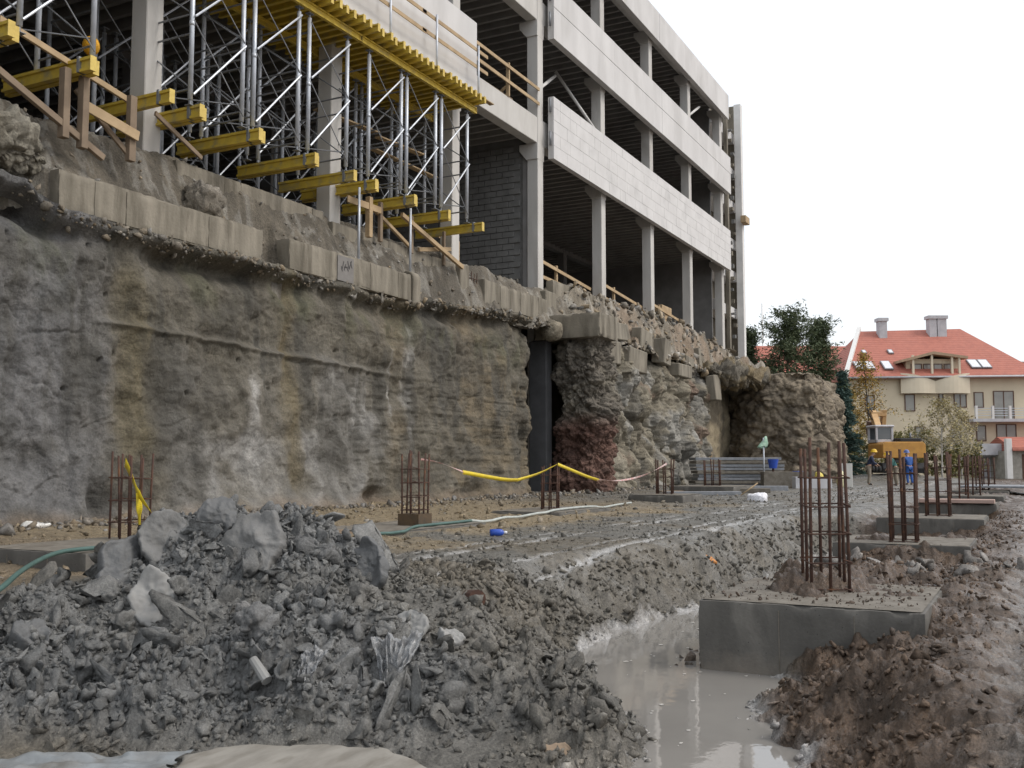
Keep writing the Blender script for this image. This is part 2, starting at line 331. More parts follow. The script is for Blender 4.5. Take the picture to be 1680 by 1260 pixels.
def ground_parts(x, y):
    x = np.asarray(x, float); y = np.asarray(y, float)
    near = (np.abs(x) < 70) & (np.abs(y) < 45)
    d = x * CA + y * SA
    wob = .28 * fbm(x * .9, y * .9, o=4, seed=3) + .12 * fbm(x * 3.1, y * 3.1, o=3, seed=4)
    sp = sdf(POND, x, y) + wob * .55
    left = mix(.06, .74 + .008 * np.clip(y - 5, 0, 12), ss(6.4, 8.6, d))
    right = .56 + .02 * np.clip(-y, 0, 6) + .16 * ss(14, 60, x)
    right = right - (.26 * ss(11, 12.2, x) * ss(16.3, 15.6, x) * 1.0 + .34 * ss(18.2, 18.9, x) * ss(22.0, 21.2, x) + .3 * ss(24, 25, x) * ss(29, 28, x)) * ss(.75, 1.25, y)
    right = right - .34 * np.exp(-((x - 8.5) / .75) ** 2) * ss(.45, 1.15, y)
    yr = np.where(x < 9, 1.9, np.where(x < 11, 1.9 + (x - 9) * .7, 3.3))
    sR = ss(.25, -.25, y - yr)
    H = mix(left, right, sR)
    wid = mix(mix(1.05, 1.2, ss(8, 9.5, x)), .95, sR)
    z = H * np.clip(ss(-.02, 1, np.clip(sp, 0, None) / wid) * 1.02, 0, 1) - .14 * ss(0, -.35, sp) - .012
    # spoil heap in the left foreground
    warp = .35 * fbm(x * .8, y * .8, o=4, seed=11)
    pile = np.maximum.reduce([cone(x, y, 6.85, 6.5, 1.30, .62), cone(x, y, 7.2, 6.1, 1.32, .66), cone(x, y, 7.0, 5.6, 1.02, .62), cone(x, y, 7.0, 4.8, .70, .42, 1.3, .5), cone(x, y, 6.95, 3.75, .36, .36, 1.3, .6), cone(x, y, 6.3, 5.1, .74, .5),
                              cone(x, y, 5.5, 6.95, .78, .36, 1.7, 2.2)]) + warp * .24
    pile = np.minimum(np.minimum(pile, 1.1 * sp + .01), .75 * (d - 6.2 - .5 * wob) + .06)
    pm = ss(-.02, .22, pile - z)
    z = np.where(pile > z, z + (pile - z) * ss(0, .12, pile - z), z)
    # small heaps: beside the first pad, between the pads, along the road
    for hx, hy, ht, sl, rx, an in ((9.3, 3.02, .26, .9, 1, 0), (12.4, 1.75, .60, .35, 1.2, 0), (14.2, 1.5, .50, .4, 1.2, 0), (8.2, .45, .56, .55, 1.2, .3), (7.3, .95, .30, .5, 1.3, 0), (10.55, 1.85, .72, .30, 1.1, 0)):
        h = np.minimum(cone(x, y, hx, hy, ht, sl, rx, an) + .12 * warp, 1.0 * sp + .01) if hx != 9.35 else cone(x, y, hx, hy, ht, sl, rx, an) + .12 * warp; z = np.where(h > z, z + (h - z) * ss(0, .1, h - z), z)
    # relief
    bank = ss(.0, .15, sp) * (1 - ss(.6, 1.05, sp)) * (1 - sR)
    lane = ss(4.35, 4.65, y + .1 * wob) * ss(7.6, 7.0, y) * ss(6.6, 7.6, x) * (1 - np.clip(pm, 0, 1))
    rough = np.clip(.35 + pm * 1.0 + bank * .9 + sR * .55 * ss(.5, 1.3, y + .0) + .3 * sR, .25, 1.5)
    flat_fg = (1 - ss(5.6, 6.3, d)) * (1 - sR)
    rough = rough * (1 - .75 * flat_fg) * ss(-.15, .12, sp) * (1 - .42 * lane)
    f1, f2, cid = worley(x * 2.6 + wob, y * 2.6, 21); g1, g2, gid = worley(x * 7.5, y * 7.5 + wob, 22); k1, k2, k3 = worley(x * 17 + wob, y * 17, 23)
    lump = (cid - .5) * .11 * ss(0, .25, f2 - f1) + (gid - .5) * .075 * ss(0, .3, g2 - g1) + (k3 - .5) * .035 * ss(0, .3, k2 - k1)
    det = .10 * fbm(x * 1.7, y * 1.7, o=3, seed=31) + .055 * ridge(x * 4.2, y * 4.2, o=4, seed=32) + (.02 + .035 * pm) * ridge(x * 11, y * 11, o=3, seed=33) + .016 * fbm(x * 30, y * 30, o=2, seed=34)
    lf = .35 + .9 * pm + .8 * bank + .8 * sR * ss(.3, .9, y)
    z = z + rough * (det * .8 + lump * (lf + .35 * lane) * .75)
    # wheel ruts running along the site
    tr = np.zeros_like(x)
    inx = ss(7.0, 8.2, x) * (1 - ss(60, 66, x)) * (1 - np.clip(pm, 0, 1)) * ss(.1, .7, .62 + fbm(x * .45, y * 1.1, o=3, seed=42))
    wig = .07 * fbm(x * .12, x * 0 + .5, o=2, seed=41) + .025 * fbm(x * 1.5, y * 1.5, o=2, seed=43)
    for ry, rw, rd in RUTS:
        e = np.exp(-((y - ry - wig - .002 * x) / rw) ** 2) * inx; z = z - rd * .28 * e; tr = np.maximum(tr, e)
    inr = ss(2, 4, x) * (1 - ss(60, 66, x))
    rr = np.zeros_like(x)
    for ry, rw in ((.12, .16), (-.5, .14), (-1.9, .18)):
        e = np.exp(-((y - ry - wig) / rw) ** 2) * inr; z = z - .05 * e + .012 * e * np.sin(x * 21 + 3 * np.abs(y - ry) * 8); rr = np.maximum(rr, e)
    ex_, ey_ = 60 * CA + 22.65 * SA, 60 * SA - 22.65 * CA; z = z + .50 * np.exp(-(((x - ex_) ** 2 + (y - ey_) ** 2) / 14.)) 
    z = np.where(near, z, .62 + .25 * fbm(x * .04, y * .04, o=2, seed=5))
    return z, dict(sp=sp, sR=sR, pm=pm, bank=bank, tr=tr, rr=rr, wob=wob, flat=flat_fg, cid=cid, gid=gid)
def ground(x, y): return float(ground_parts(np.array([x]), np.array([y]))[0][0])

def soil_colour(x, y, m):
    n = fbm(x * .7, y * .7, o=4, seed=51)[:, None]; n2 = fbm(x * 3.3, y * 3.3, o=4, seed=52)[:, None]
    grey = np.array([.135, .128, .113]); pilec = np.array([.140, .141, .138]); tan = np.array([.25, .195, .12]); brown = np.array([.084, .055, .036]); pale = np.array([.40, .395, .385]); road = np.array([.10, .072, .052])
    c = grey * (1 + .25 * n2)
    b2 = np.array([.135, .115, .085]); c = mix(c, b2, ss(-.1, .5, n) * .7)
    tm = (ss(6.9, 8.0, y + 1.2 * n[:, 0]) * ss(30, 20, x))[:, None]; c = mix(c, tan * (1 + .2 * n2), tm * .85)
    lm = (ss(7.0, 8.5, y) * ss(11, 8, x))[:, None]; c = mix(c, np.array([.16, .125, .085]) * (1 + .4 * n2), lm * .8)
    c = mix(c, pilec * (1 + .16 * n2), np.clip(m['pm'], 0, 1)[:, None])
    c = mix(c, np.array([.125, .113, .093]), (m['bank'] * .6)[:, None])
    sb = m['sR'][:, None]; c = mix(c, brown * (1 + .45 * n2), sb * .95)
    rd = (m['sR'] * ss(.75, .25, y + .25 * n[:, 0]))[:, None]; c = mix(c, road * (1 + .3 * n2), rd * .9)
    c = mix(c, pale, (np.clip(m['tr'] * 1.3, 0, 1) * ss(-.7, .0, n2[:, 0] + .25))[:, None] * .95)
    c = mix(c, np.array([.16, .143, .125]), (m['rr'] * ss(-.3, .3, n2[:, 0]))[:, None] * .6)
    fg = (m['flat'] * ss(5.2, 4.9, x * CA + y * SA + .25 * n[:, 0]) )[:, None]
    c = mix(c, np.array([.36, .34, .305]), m['flat'][:, None] * .75 * ss(-.5, .2, n2))
    shore = (np.exp(-((m['sp'] - .02) / .06) ** 2) * ss(-.1, .35, n2[:, 0] + .15))[:, None]; c = mix(c, np.array([.46, .45, .44]), shore * .8)
    wet = np.clip(.62 + .55 * n2[:, 0] + .5 * m['tr'] + .4 * m['rr'] + .5 * np.exp(-(m['sp'] / .25) ** 2), 0, 1)
    return np.concatenate([np.clip(c, .02, .6), wet[:, None]], 1)

th = np.concatenate([np.linspace(-180, -40, 30)[:-1], np.linspace(-40, 40, 800), np.linspace(40, 180, 30)[1:]])
th = A + np.radians(th)
rr_ = np.concatenate([[.3, .8, 1.4, 2.0, 2.5, 3.0], 3.3 * 1.0058 ** np.arange(0, 585), 100 * 1.16 ** np.arange(1, 20)])
TH, RR = np.meshgrid(th, rr_, indexing='ij'); gx = (RR * np.cos(TH)).ravel(); gy = (RR * np.sin(TH)).ravel()
gz, gm = ground_parts(gx, gy); gc = soil_colour(gx, gy, gm)
ground_o = mesh_np('ground', np.stack([gx, gy, gz], -1), grid_faces(len(th), len(rr_), True), 'soil', col=gc, kind='structure')

# milky puddle water
m, t, b = _nodes('puddle_water'); p = _pos(t)
c = _mix(t, _ramp(t, _noise(t, p, 1.3, 4).outputs[0], .35, .7), (.25, .238, .22), (.22, .21, .195)); t.links.new(c, b.inputs['Base Color'])
b.inputs['Roughness'].default_value = .03; b.inputs['Specular IOR Level'].default_value = .5
_bump(t, b, _noise(t, p, 5, 3).outputs[0], .05, .02); M['water'] = m
wx, wy = np.meshgrid(np.linspace(3.5, 22, 60), np.linspace(.6, 4.6, 20), indexing='ij')
mesh_np('puddle_water', np.stack([wx.ravel(), wy.ravel(), 0 * wx.ravel()], -1), grid_faces(60, 20), 'water', kind='structure')
# floating scum flakes on the puddle
r3 = np.random.default_rng(5); V = []; Fc = []
k = 0
while k < 45:
    x, y = r3.uniform(5, 12), r3.uniform(1.2, 4)
    if sdf(POND, np.array([x]), np.array([y]))[0] > -.08: continue
    s = r3.uniform(.005, .026) * (.6 + x / 12); n = 7; n0 = len(V)
    V += [(x + s * r3.uniform(.5, 1.3) * math.cos(a), y + s * .7 * r3.uniform(.5, 1.3) * math.sin(a), .004) for a in np.linspace(0, 2 * math.pi, n, endpoint=False)] + [(x, y, .007)]
    Fc += [(n0 + i, n0 + (i + 1) % n, n0 + n) for i in range(n)]; k += 1
M['scum'] = mat('scum', (.50, .48, .45), (.35, .33, .3), 20, .7, .2)
tag(mesh_np('floating_scum', np.array(V), np.array(Fc), 'scum', kind='stuff'), 'pale scum flakes floating on the muddy puddle', 'scum')

# ------------------------------------------------------------------ excavated face under the building
def persp_x(x0, x1, n, Y=15.):
    a0, a1 = math.atan2(Y, x0), math.atan2(Y, x1); return Y / np.tan(np.linspace(a0, a1, n))
def ztop(x): return 6.34 + .75 * ss(12.4, 11.4, x) * ss(7, 10.5, x) * 0 + .22 * ss(23.4, 24.2, x) + .35 * ss(25, 30, x) + .35 * ss(12.0, 11.0, x)
def face_left(x, z):
    zt = ztop(x); n = fbm(x * .45, z * .45, o=4, seed=61); w = .25 * fbm(x * 1.2, z * 1.2, o=3, seed=62)
    y = 15.25 - .045 * (4 - z) * ss(5, 0, z) - .38 * np.exp(-np.clip(z - .65, 0, None) / .35) * (1 + .6 * n)
    y = y + .11 * n + .07 * ridge(x * .9 + w, z * .55, o=3, seed=63) * .6 + .07 * fbm(x * 1.15 + 4, z * 1.0, o=3, seed=60) + .02 * ridge(x * 1.9, z * 1.5 + w, o=3, seed=59)
    y = y - .5 * np.exp(-np.clip(z - .75, 0, None) / .28) * np.exp(-((x - 17.2) / 1.9) ** 2) * (1 + .7 * w)
    y = y + (.30 + .25 * fbm(x * .6, x * 0 + 3., o=3, seed=58)) * np.exp(-((z - (zt - .45 - .15 * w)) / .24) ** 2) * ss(5, 12.4, x)          # undercut below the footing beam
    y = y - .16 * np.exp(-((z - zt + .16) / .13) ** 2) * (1 + 1.2 * fbm(x * 2.2, z * 0 + 1, o=3, seed=64))   # spilled lip
    led = 4.47 - .03 * (x - 13) + .10 * w
    y = y - .17 * ss(.05, -.05, z - led) * ss(12.6, 13.4, x) * ss(22.5, 19.5, x) - .10 * np.exp(-((z - led) / .07) ** 2) * ss(12.6, 13.4, x) * ss(24, 21, x)
    y = y - .16 * ss(13.3, 12.2, x + .3 * w + .12 * (z - 3)) + .12 * np.exp(-((x - 13.35 - .2 * w) / .28) ** 2)
    y = y + .10 * np.exp(-((x - 18.1 - .3 * w) / .3) ** 2) + .05 * np.exp(-((x - 20.4) / .1) ** 2)
    y = y + ss(28.4, 31.0, x) * (.25 + .22 * ridge(x * 1.3, z * .9, o=3, seed=66))
    y = y + .07 * fbm(x * 2.1, z * 2.1, o=3, seed=67) + .03 * ridge(x * 4, z * 3.6, o=4, seed=68) * (.3 + 1.0 * ss(15, 26, x)) + .014 * fbm(x * 12, z * 12, o=3, seed=69)
    y = y + .035 * ss(19.5, 22, x) * ridge(x * .35, z * 5.5 + .8 * w, o=3, seed=70) * ss(.6, -.3, np.abs(z - 2.5) - 1.5)      # horizontal scrape marks
    q1, q2, qi = worley(x * .8 + w, z * .7 + .5 * w, 57); p1, p2, pi_ = worley(x * 2.6 + w, z * 2.3, 56)
    y = y + .035 * ss(.05, .0, q2 - q1) * ss(.1, .5, n) + .012 * ss(.06, 0, p2 - p1) + (pi_ - .5) * .02 + .10 * ss(.16, .05, p1) * (pi_ > .94) + .05 * ss(.1, .5, fbm(x * 3, z * .5, o=3, seed=55))
    hole = np.exp(-(((x - 12.75) / .3) ** 2 + ((z - 1.0) / .45) ** 2)) + np.exp(-(((x - 21.3) / .5) ** 2 + ((z - .95) / .25) ** 2)) + .8 * np.exp(-(((x - 26.5) / .9) ** 2 + ((z - .9) / .3) ** 2))
    y = y + .45 * hole
    y = y + .5 * np.exp(-((z - 6.25) / .45) ** 2) * ss(11.9, 11.3, x)
    return y
def col_left(x, z):
    n = fbm(x * .8, z * .8, o=5, seed=71); w = fbm(x * 1.7, z * .7, o=4, seed=72); f = fbm(x * 3.5, z * 3.5, o=4, seed=73)
    c = np.zeros(x.shape + (3,)); c[:] = (.130, .117, .092)
    c = mix(c, np.array([.158, .156, .155]), (ss(14.2, 12.0, x + .7 * w + .3 * n))[:, None])
    c = mix(c, np.array([.25, .243, .228]), (ss(13.9, 14.8, x + .3 * w) * ss(22.5, 20, x + w) * ss(4.6, 3.2, z + .9 * n) * (.15 + .85 * ss(-.35, .35, fbm(x * .55 + 2, z * .6, o=4, seed=78))))[:, None])
    c = mix(c, np.array([.148, .126, .08]), (np.exp(-((x - 13.6 - .25 * w) / .42) ** 2) * ss(1.2, 2.0, z) * ss(6.2, 5.2, z) * .9)[:, None])
    c = mix(c, np.array([.165, .135, .08]), (np.exp(-((x - 18.15 - .25 * w) / .26) ** 2) * ss(.9, 1.6, z) * .8)[:, None])
    c = mix(c, np.array([.165, .132, .085]), (ss(20.5, 24, x + w) * ss(-.4, .4, n) * .8)[:, None])
    c = mix(c, np.array([.105, .092, .068]), (ss(20.5, 22, x) * ss(.1, .6, fbm(x * .5, z * 6, o=3, seed=74)) * .6)[:, None])
    for sx, z0, z1, wd in ((23.15, 1.9, 5.6, .16), (20.55, 1.7, 4.0, .07), (22.2, 3.2, 4.6, .05), (16.8, 1.2, 3.5, .12)):
        e = np.exp(-((x - sx - .12 * w - .03 * (z - 4)) / (wd * (1 + .5 * f))) ** 2) * ss(z0 - .4, z0 + .3, z) * ss(z1 + .5, z1 - .2, z); c = mix(c, np.array([.40, .39, .37]), (e * (.25 + .55 * ss(-.3, .4, f)))[:, None])
    c = mix(c, np.array([.085, .078, .064]), (ss(.0, .6, fbm(x * .6 + 9, z * .6, o=5, seed=75)) * .7)[:, None])
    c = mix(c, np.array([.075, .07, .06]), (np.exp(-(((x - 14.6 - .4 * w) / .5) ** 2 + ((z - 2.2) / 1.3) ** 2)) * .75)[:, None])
    c = mix(c, np.array([.085, .085, .083]), (ss(.1, .6, fbm(x * 1.1 + 3, z * .8, o=4, seed=77)) * ss(15.5, 12.5, x) * .55)[:, None])
    c = mix(c, np.array([.07, .066, .056]), (ss(.05, .55, fbm(x * 2.2, z * .3, o=4, seed=79)) * ss(.8, 4.0, z) * .75)[:, None])
    c = mix(c, np.array([.10, .105, .055]), (np.exp(-((z - 5.5) / .5) ** 2) * ss(0, .6, w) * .4)[:, None])
    c = mix(c, np.array([.19, .14, .095]), (ss(1.15, .75, z + .2 * n) * .6)[:, None])
    return np.concatenate([np.clip(.9 * c * (1 + .22 * f[:, None]), .03, .6), .25 * np.ones((len(c), 1))], 1)
X1 = persp_x(2.0, 31.1, 720); NZ = 230; Tn = np.linspace(0, 1, NZ)
XX, TT = np.meshgrid(X1, Tn, indexing='ij'); XX = XX.ravel(); TT = TT.ravel(); ZZ = .35 + (ztop(XX) - .35) * TT
ZZ = ZZ + .03 * fbm(XX * 3, ZZ * 3, o=2, seed=65) * ss(.9, 1, TT)
YY = face_left(XX, ZZ)
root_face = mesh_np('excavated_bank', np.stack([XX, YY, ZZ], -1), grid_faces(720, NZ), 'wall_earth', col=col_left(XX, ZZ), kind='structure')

# rough rock face right of the footing
def face_right(x, z):
    w = .35 * fbm(x * .7, z * .7, o=3, seed=82)
    y = 14.95 - .25 * (1 - z / 6) + .35 * ss(5.4, 6.6, z) - .45 * np.exp(-np.clip(z - .6, 0, None) / .4)
    f1, f2, ci = worley(x * .75 + w, z * .6 + w, 83); h1, h2, hi = worley(x * 2.1 + w, z * 1.8, 84)
    y = y + .75 * (f1 - .45) + (ci - .5) * .55 + .22 * (h1 - .4) + (hi - .5) * .16 + .30 * fbm(x * .5, z * .5, o=3, seed=85)
    y = y + .10 * ridge(x * 3.4, z * 3.1, o=4, seed=86) + .03 * fbm(x * 11, z * 11, o=2, seed=87)
    y = y + .5 * np.exp(-((x - 42.2 - .3 * w) / .8) ** 2) * ss(1.5, 3.5, z) + .6 * np.exp(-((x - 46.5) / .7) ** 2) * ss(3.2, 1.6, z)
    return y
def col_right(x, z):
    n = fbm(x * .6, z * .6, o=5, seed=91)[:, None]; f = fbm(x * 3, z * 3, o=4, seed=92)[:, None]; n3 = fbm(x * 1.1, z * .9, o=4, seed=93)[:, None]
    c = np.array([.20, .178, .135]) * (1 + .3 * f); c = mix(c, np.array([.26, .25, .225]), ss(.0, .5, n)); c = mix(c, np.array([.12, .112, .095]), ss(.1, .6, n3) * .8)
    c = mix(c, np.array([.19, .12, .085]), ss(.35, .7, -n) * .6)
    c = mix(c, np.array([.33, .30, .24]), (np.exp(-((x - 37.4) / .45) ** 2) * ss(3.6, 2.2, z))[:, None] * .9)
    return np.concatenate([np.clip(c, .03, .6), np.full((len(c), 1), .2)], 1)
X2 = persp_x(34.3, 51.2, 330, 14.6); XX, TT = np.meshgrid(X2, np.linspace(0, 1, 200), indexing='ij'); XX = XX.ravel(); TT = TT.ravel()
ZZ = .3 + (6.55 + .25 * vn(XX * .4, XX * 0 + .5, seed=8) - .3) * TT; YY = face_right(XX, ZZ)
YY = YY + .8 * ss(50.3, 51.2, XX)
mesh_np('rock_bank', np.stack([XX, YY, ZZ], -1), grid_faces(330, 200), 'wall_earth', col=col_right(XX, ZZ), kind='structure')

# general rough solid: a noise-displaced rounded box, in world coordinates
def lump(name, c, r, colf, m='wall_earth', nu=120, nv=70, amp=.12, seed=0, box=.45, taper=0., lean=(0, 0), parent=None, freq=1.0, kind=None):
    u = np.linspace(0, 2 * math.pi, nu, endpoint=False); v = np.linspace(-math.pi / 2, math.pi / 2, nv)
    U, V_ = np.meshgrid(u, v, indexing='ij')
    se = lambda q: np.sign(q) * np.abs(q) ** box
    x = se(np.cos(V_)) * se(np.cos(U)); y = se(np.cos(V_)) * se(np.sin(U)); z = se(np.sin(V_))
    k = 1 + taper * (1 - z) / 2; p = np.stack([x * r[0] * k + lean[0] * z, y * r[1] * k + lean[1] * z, z * r[2]], -1).reshape(-1, 3) + np.array(c)
    nrm = np.stack([x / r[0], y / r[1], z / r[2]], -1).reshape(-1, 3); nrm /= np.linalg.norm(nrm, axis=1, keepdims=True) + 1e-9
    s = freq / max(.4, min(r)) * 1.2
    a, b, g = p[:, 0] * s, p[:, 1] * s, p[:, 2] * s
    w_ = .3 * fbm(a, b, g, 2, seed + 1); f1, f2, ci = worley3(a * 1.3 + w_, b * 1.3, g * 1.3 + w_, seed); h1, h2, hi = worley3(a * 3.4, b * 3.4 + w_, g * 3.4, seed + 2)
    dsp = amp * (.7 * fbm(a * .8, b * .8, g * .8, 4, seed) + 1.0 * (.5 - f1) * .9 + .5 * (ci - .5) + .4 * (.45 - h1) + .25 * (hi - .5) + .16 * fbm(a * 9, b * 9, g * 9, 3, seed + 8))
    p = p + nrm * dsp[:, None]
    i = np.arange(nu * nv).reshape(nu, nv); j = np.roll(i, -1, 0)
    f = np.stack([i[:, :-1], j[:, :-1], j[:, 1:], i[:, 1:]], -1).reshape(-1, 4)
    return mesh_np(name, p, f, m, parent, col=colf(p), kind=kind)
def soilcol(base, alt, seed, red=None):
    def fn(p):
        n = fbm(p[:, 0] * .9, p[:, 1] * .9, p[:, 2] * 1.5, 4, seed)[:, None]; f = fbm(p[:, 0] * 4, p[:, 1] * 4, p[:, 2] * 5, 3, seed + 3)[:, None]
        c = mix(np.array(base), np.array(alt), ss(-.3, .45, n)) * (1 + .3 * f)
        if red is not None: c = mix(c, np.array(red[0]) * (1 + .4 * f), ss(red[2], red[1], p[:, 2:3] + .25 * n) * .95)
        return np.concatenate([np.clip(c, .02, .6), np.full((len(c), 1), .2)], 1)
    return fn
def ground_block(name, poly, z0, z1, slope, colf, amp, seed, nper=400, nz=160, freq=1., rnd=.4):
    """a standing block of earth: its outline in plan, sloping rough sides, a rough top"""
    P = np.array(poly, float); n = len(P)
    for _ in range(3): Q = np.empty((2 * len(P), 2)); nx = np.roll(P, -1, 0); Q[0::2] = .8 * P + .2 * nx; Q[1::2] = .2 * P + .8 * nx; P = Q
    seg = np.hypot(*(np.roll(P, -1, 0) - P).T); L = np.concatenate([[0], np.cumsum(seg)]); PP = np.vstack([P, P[:1]]); s_ = np.linspace(0, L[-1], nper, endpoint=False)
    px, py = np.interp(s_, L, PP[:, 0]), np.interp(s_, L, PP[:, 1]); tx, ty = np.roll(px, -1) - np.roll(px, 1), np.roll(py, -1) - np.roll(py, 1); l = np.hypot(tx, ty); nx_, ny_ = ty / l, -tx / l
    cx, cy = px.mean(), py.mean()
    if np.mean((px - cx) * nx_ + (py - cy) * ny_) < 0: nx_, ny_ = -nx_, -ny_
    t = np.concatenate([np.linspace(0, 1, nz), np.ones(40)]); inn = np.concatenate([np.zeros(nz), np.linspace(.02, 1, 40)])
    T, _ = np.meshgrid(t, s_, indexing='ij'); I_ = np.repeat(inn[:, None], nper, 1)
    z = z0 + (z1 - z0) * T; out = slope * (1 - T) - rnd * ss(.75, 1, T) ** 2
    x = (px + nx_ * out) * (1 - I_) + cx * I_; y = (py + ny_ * out) * (1 - I_) + cy * I_; x, y, z = x.ravel(), y.ravel(), z.ravel()
    k = freq; w = .4 * fbm(x * k, y * k, z * k, 3, seed); f1, f2, ci = worley3(x * k * 1.2 + w, y * k * 1.2, z * k * 1.6 + w, seed + 1); h1, h2, hi = worley3(x * k * 3.1, y * k * 3.1 + w, z * k * 3.6, seed + 2)
    d = amp * (.8 * fbm(x * k * .5, y * k * .5, z * k * .6, 4, seed + 3) + .8 * (.5 - f1) + .45 * (ci - .5) + .4 * (.45 - h1) + .25 * (hi - .5) + .15 * fbm(x * k * 8, y * k * 8, z * k * 8, 3, seed + 4))
    sd_ = (I_.ravel() <= 0); NX = np.tile(nx_, len(t)); NY = np.tile(ny_, len(t))
    x = x + np.where(sd_, NX * d, 0); y = y + np.where(sd_, NY * d, 0); z = z + np.where(sd_, 0, d * .6) + np.where(sd_, d * .3 * ss(.8, 1, T.ravel()), 0)
    i = np.arange(len(t) * nper).reshape(len(t), nper); j = np.roll(i, -1, 1); f = np.stack([i[:-1], j[:-1], j[1:], i[1:]], -1).reshape(-1, 4); p = np.stack([x, y, z], -1)
    return mesh_np(name, p, f, 'wall_earth', col=colf(p), kind='structure')
# pillar of earth left standing under the projecting footing; its lower half is red clay
ground_block('earth_pillar', [(33.35, 13.95), (34.75, 13.85), (35.2, 14.6), (35.0, 15.9), (33.6, 15.6), (33.3, 14.9)], .2, 6.42, .12, soilcol((.19, .17, .135), (.125, .11, .09), 101, ((.115, .062, .047), 3.0, 3.9)), .42, 102, 420, 300, 1.3, .05)
# earth added behind and below the building against light leaks, dark recess behind the gap
for nm, lo, hi in (('earth_backing', (-6, 17.4, -1), (51, 40, 8.0)), ('earth_backing', (51, 18.0, -1), (60, 40, 6.9)), ('earth_backing', (-6, 16.6, -1), (30.6, 17.5, 7.9)), ('earth_backing', (36.5, 16.0, -1), (51, 17.5, 7.7))):
    M.setdefault('earth', mat('plain_earth', (.10, .085, .065), (.07, .06, .045), 2, .95, .6, .05, 8))
    tag(boxo(nm, lo, hi, 'earth'), kind='structure')
# unexcavated block of ground beyond the building and the overhanging crust
ground_block('earth_mound', [(57.2, 10.3), (63, 10.9), (68, 11.6), (69, 17), (60.2, 17), (57.2, 14.3)], .2, 7.0, .75, soilcol((.215, .178, .13), (.145, .12, .09), 111), .62, 112, 620, 200, .62, .5)
lump('overhanging_crust', (55.2, 15.1, 6.6), (5.0, 1.5, .52), soilcol((.19, .15, .09), (.15, .135, .11), 121), nu=320, nv=120, amp=.5, seed=122, box=.6, freq=.55, kind='structure')
# plastered back of the hollow
XX, ZZ = np.meshgrid(np.linspace(50.5, 72, 150), np.linspace(.3, 6.8, 80), indexing='ij'); XX = XX.ravel(); ZZ = ZZ.ravel()
YY = 15.95 + .25 * fbm(XX * .5, ZZ * .5, o=4, seed=131) - .5 * np.exp(-np.clip(ZZ - .7, 0, None) / .5) - .04 * fbm(XX * 4, ZZ * 4, o=3, seed=132)
nn = fbm(XX * .6, ZZ * .6, o=4, seed=133)[:, None]
cc = mix(np.array([.34, .285, .195]), np.array([.20, .17, .125]), ss(-.2, .4, nn + .4 * ss(3.5, 5.5, ZZ[:, None])))
mesh_np('hollow_bank', np.stack([XX, YY, ZZ], -1), grid_faces(150, 80), 'wall_earth', col=np.concatenate([cc, 0 * nn + .2], 1), kind='structure')

# ledge between the old footing beam and the building floor
def ledge(x, y):
    n = fbm(x * .9, y * 1.6, o=4, seed=141); f = ridge(x * 3.2, y * 3.2, o=4, seed=142); t = (y - 15.2)
    zl = mix(7.02, 8.30, ss(.25, 1.1, t + .12 * n)) - .35 * ss(12, 8, x)
    zl = zl - (.55 * ss(23.2, 24, x) * ss(33, 30.5, x)) * ss(1.0, .3, t) 
    zr = mix(6.55, 8.72, ss(-.35, .75, t + .2 * n)) - .5 * ss(50, 60, x) + .18 * n
    r = ss(33.5, 36.5, x)
    z = mix(zl, zr, r) + .06 * n + (.03 + .09 * r) * f + (.03 + .08 * r) * ridge(x * 7, y * 7, o=4, seed=145) + .03 * fbm(x * 15, y * 15, o=3, seed=147)
    return z - 1.0 * ss(17.1, 17.2, x) * ss(18.1, 18.0, x) * ss(16.0, 15.8, y)
XX, YY = np.meshgrid(persp_x(2.0, 66, 780, 15.6), np.concatenate([np.linspace(14.9, 16.6, 70), np.linspace(16.7, 18.5, 10)]), indexing='ij'); XX = XX.ravel(); YY = YY.ravel()
yshift = ss(33.0, 35.5, XX); ys0 = np.where(XX < 11.7, 15.6, np.where(XX < 23.6, 15.45, 15.30 + .16 * fbm(XX * 1.3, XX * 0 + 2, o=3, seed=146))); YL = ys0 + (YY - 14.9) * (18.5 - ys0) / (18.5 - 14.9); YY = mix(YL, YY, yshift)
ZZ = ledge(XX, YY); ZZ = np.where(np.arange(len(ZZ)) % 80 == 0, ZZ - np.where(XX < 23.6, .8, .0), ZZ); n = fbm(XX * 1.1, YY * 1.1, o=4, seed=143)[:, None]; f = fbm(XX * 5, YY * 5, o=3, seed=144)[:, None]
cc = mix(np.array([.235, .205, .16]), np.array([.165, .145, .115]), ss(-.3, .3, n)); cc = mix(cc, np.array([.33, .315, .28]), ss(.15, .5, f) * .6); cc = mix(cc, np.array([.22, .155, .105]), (ss(35, 40, XX)[:, None]) * ss(-.1, .5, -n) * .6)
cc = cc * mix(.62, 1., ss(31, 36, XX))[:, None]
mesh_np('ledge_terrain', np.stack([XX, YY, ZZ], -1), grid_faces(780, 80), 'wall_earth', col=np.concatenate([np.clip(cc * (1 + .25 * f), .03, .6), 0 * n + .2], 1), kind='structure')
# rock overhang at the far left end above the dark void
lump('rock_overhang', (9.2, 15.55, 7.22), (2.5, .62, .45), soilcol((.20, .185, .15), (.15, .135, .105), 151), nu=300, nv=130, amp=.3, seed=152, box=.6, freq=.45, kind='structure')

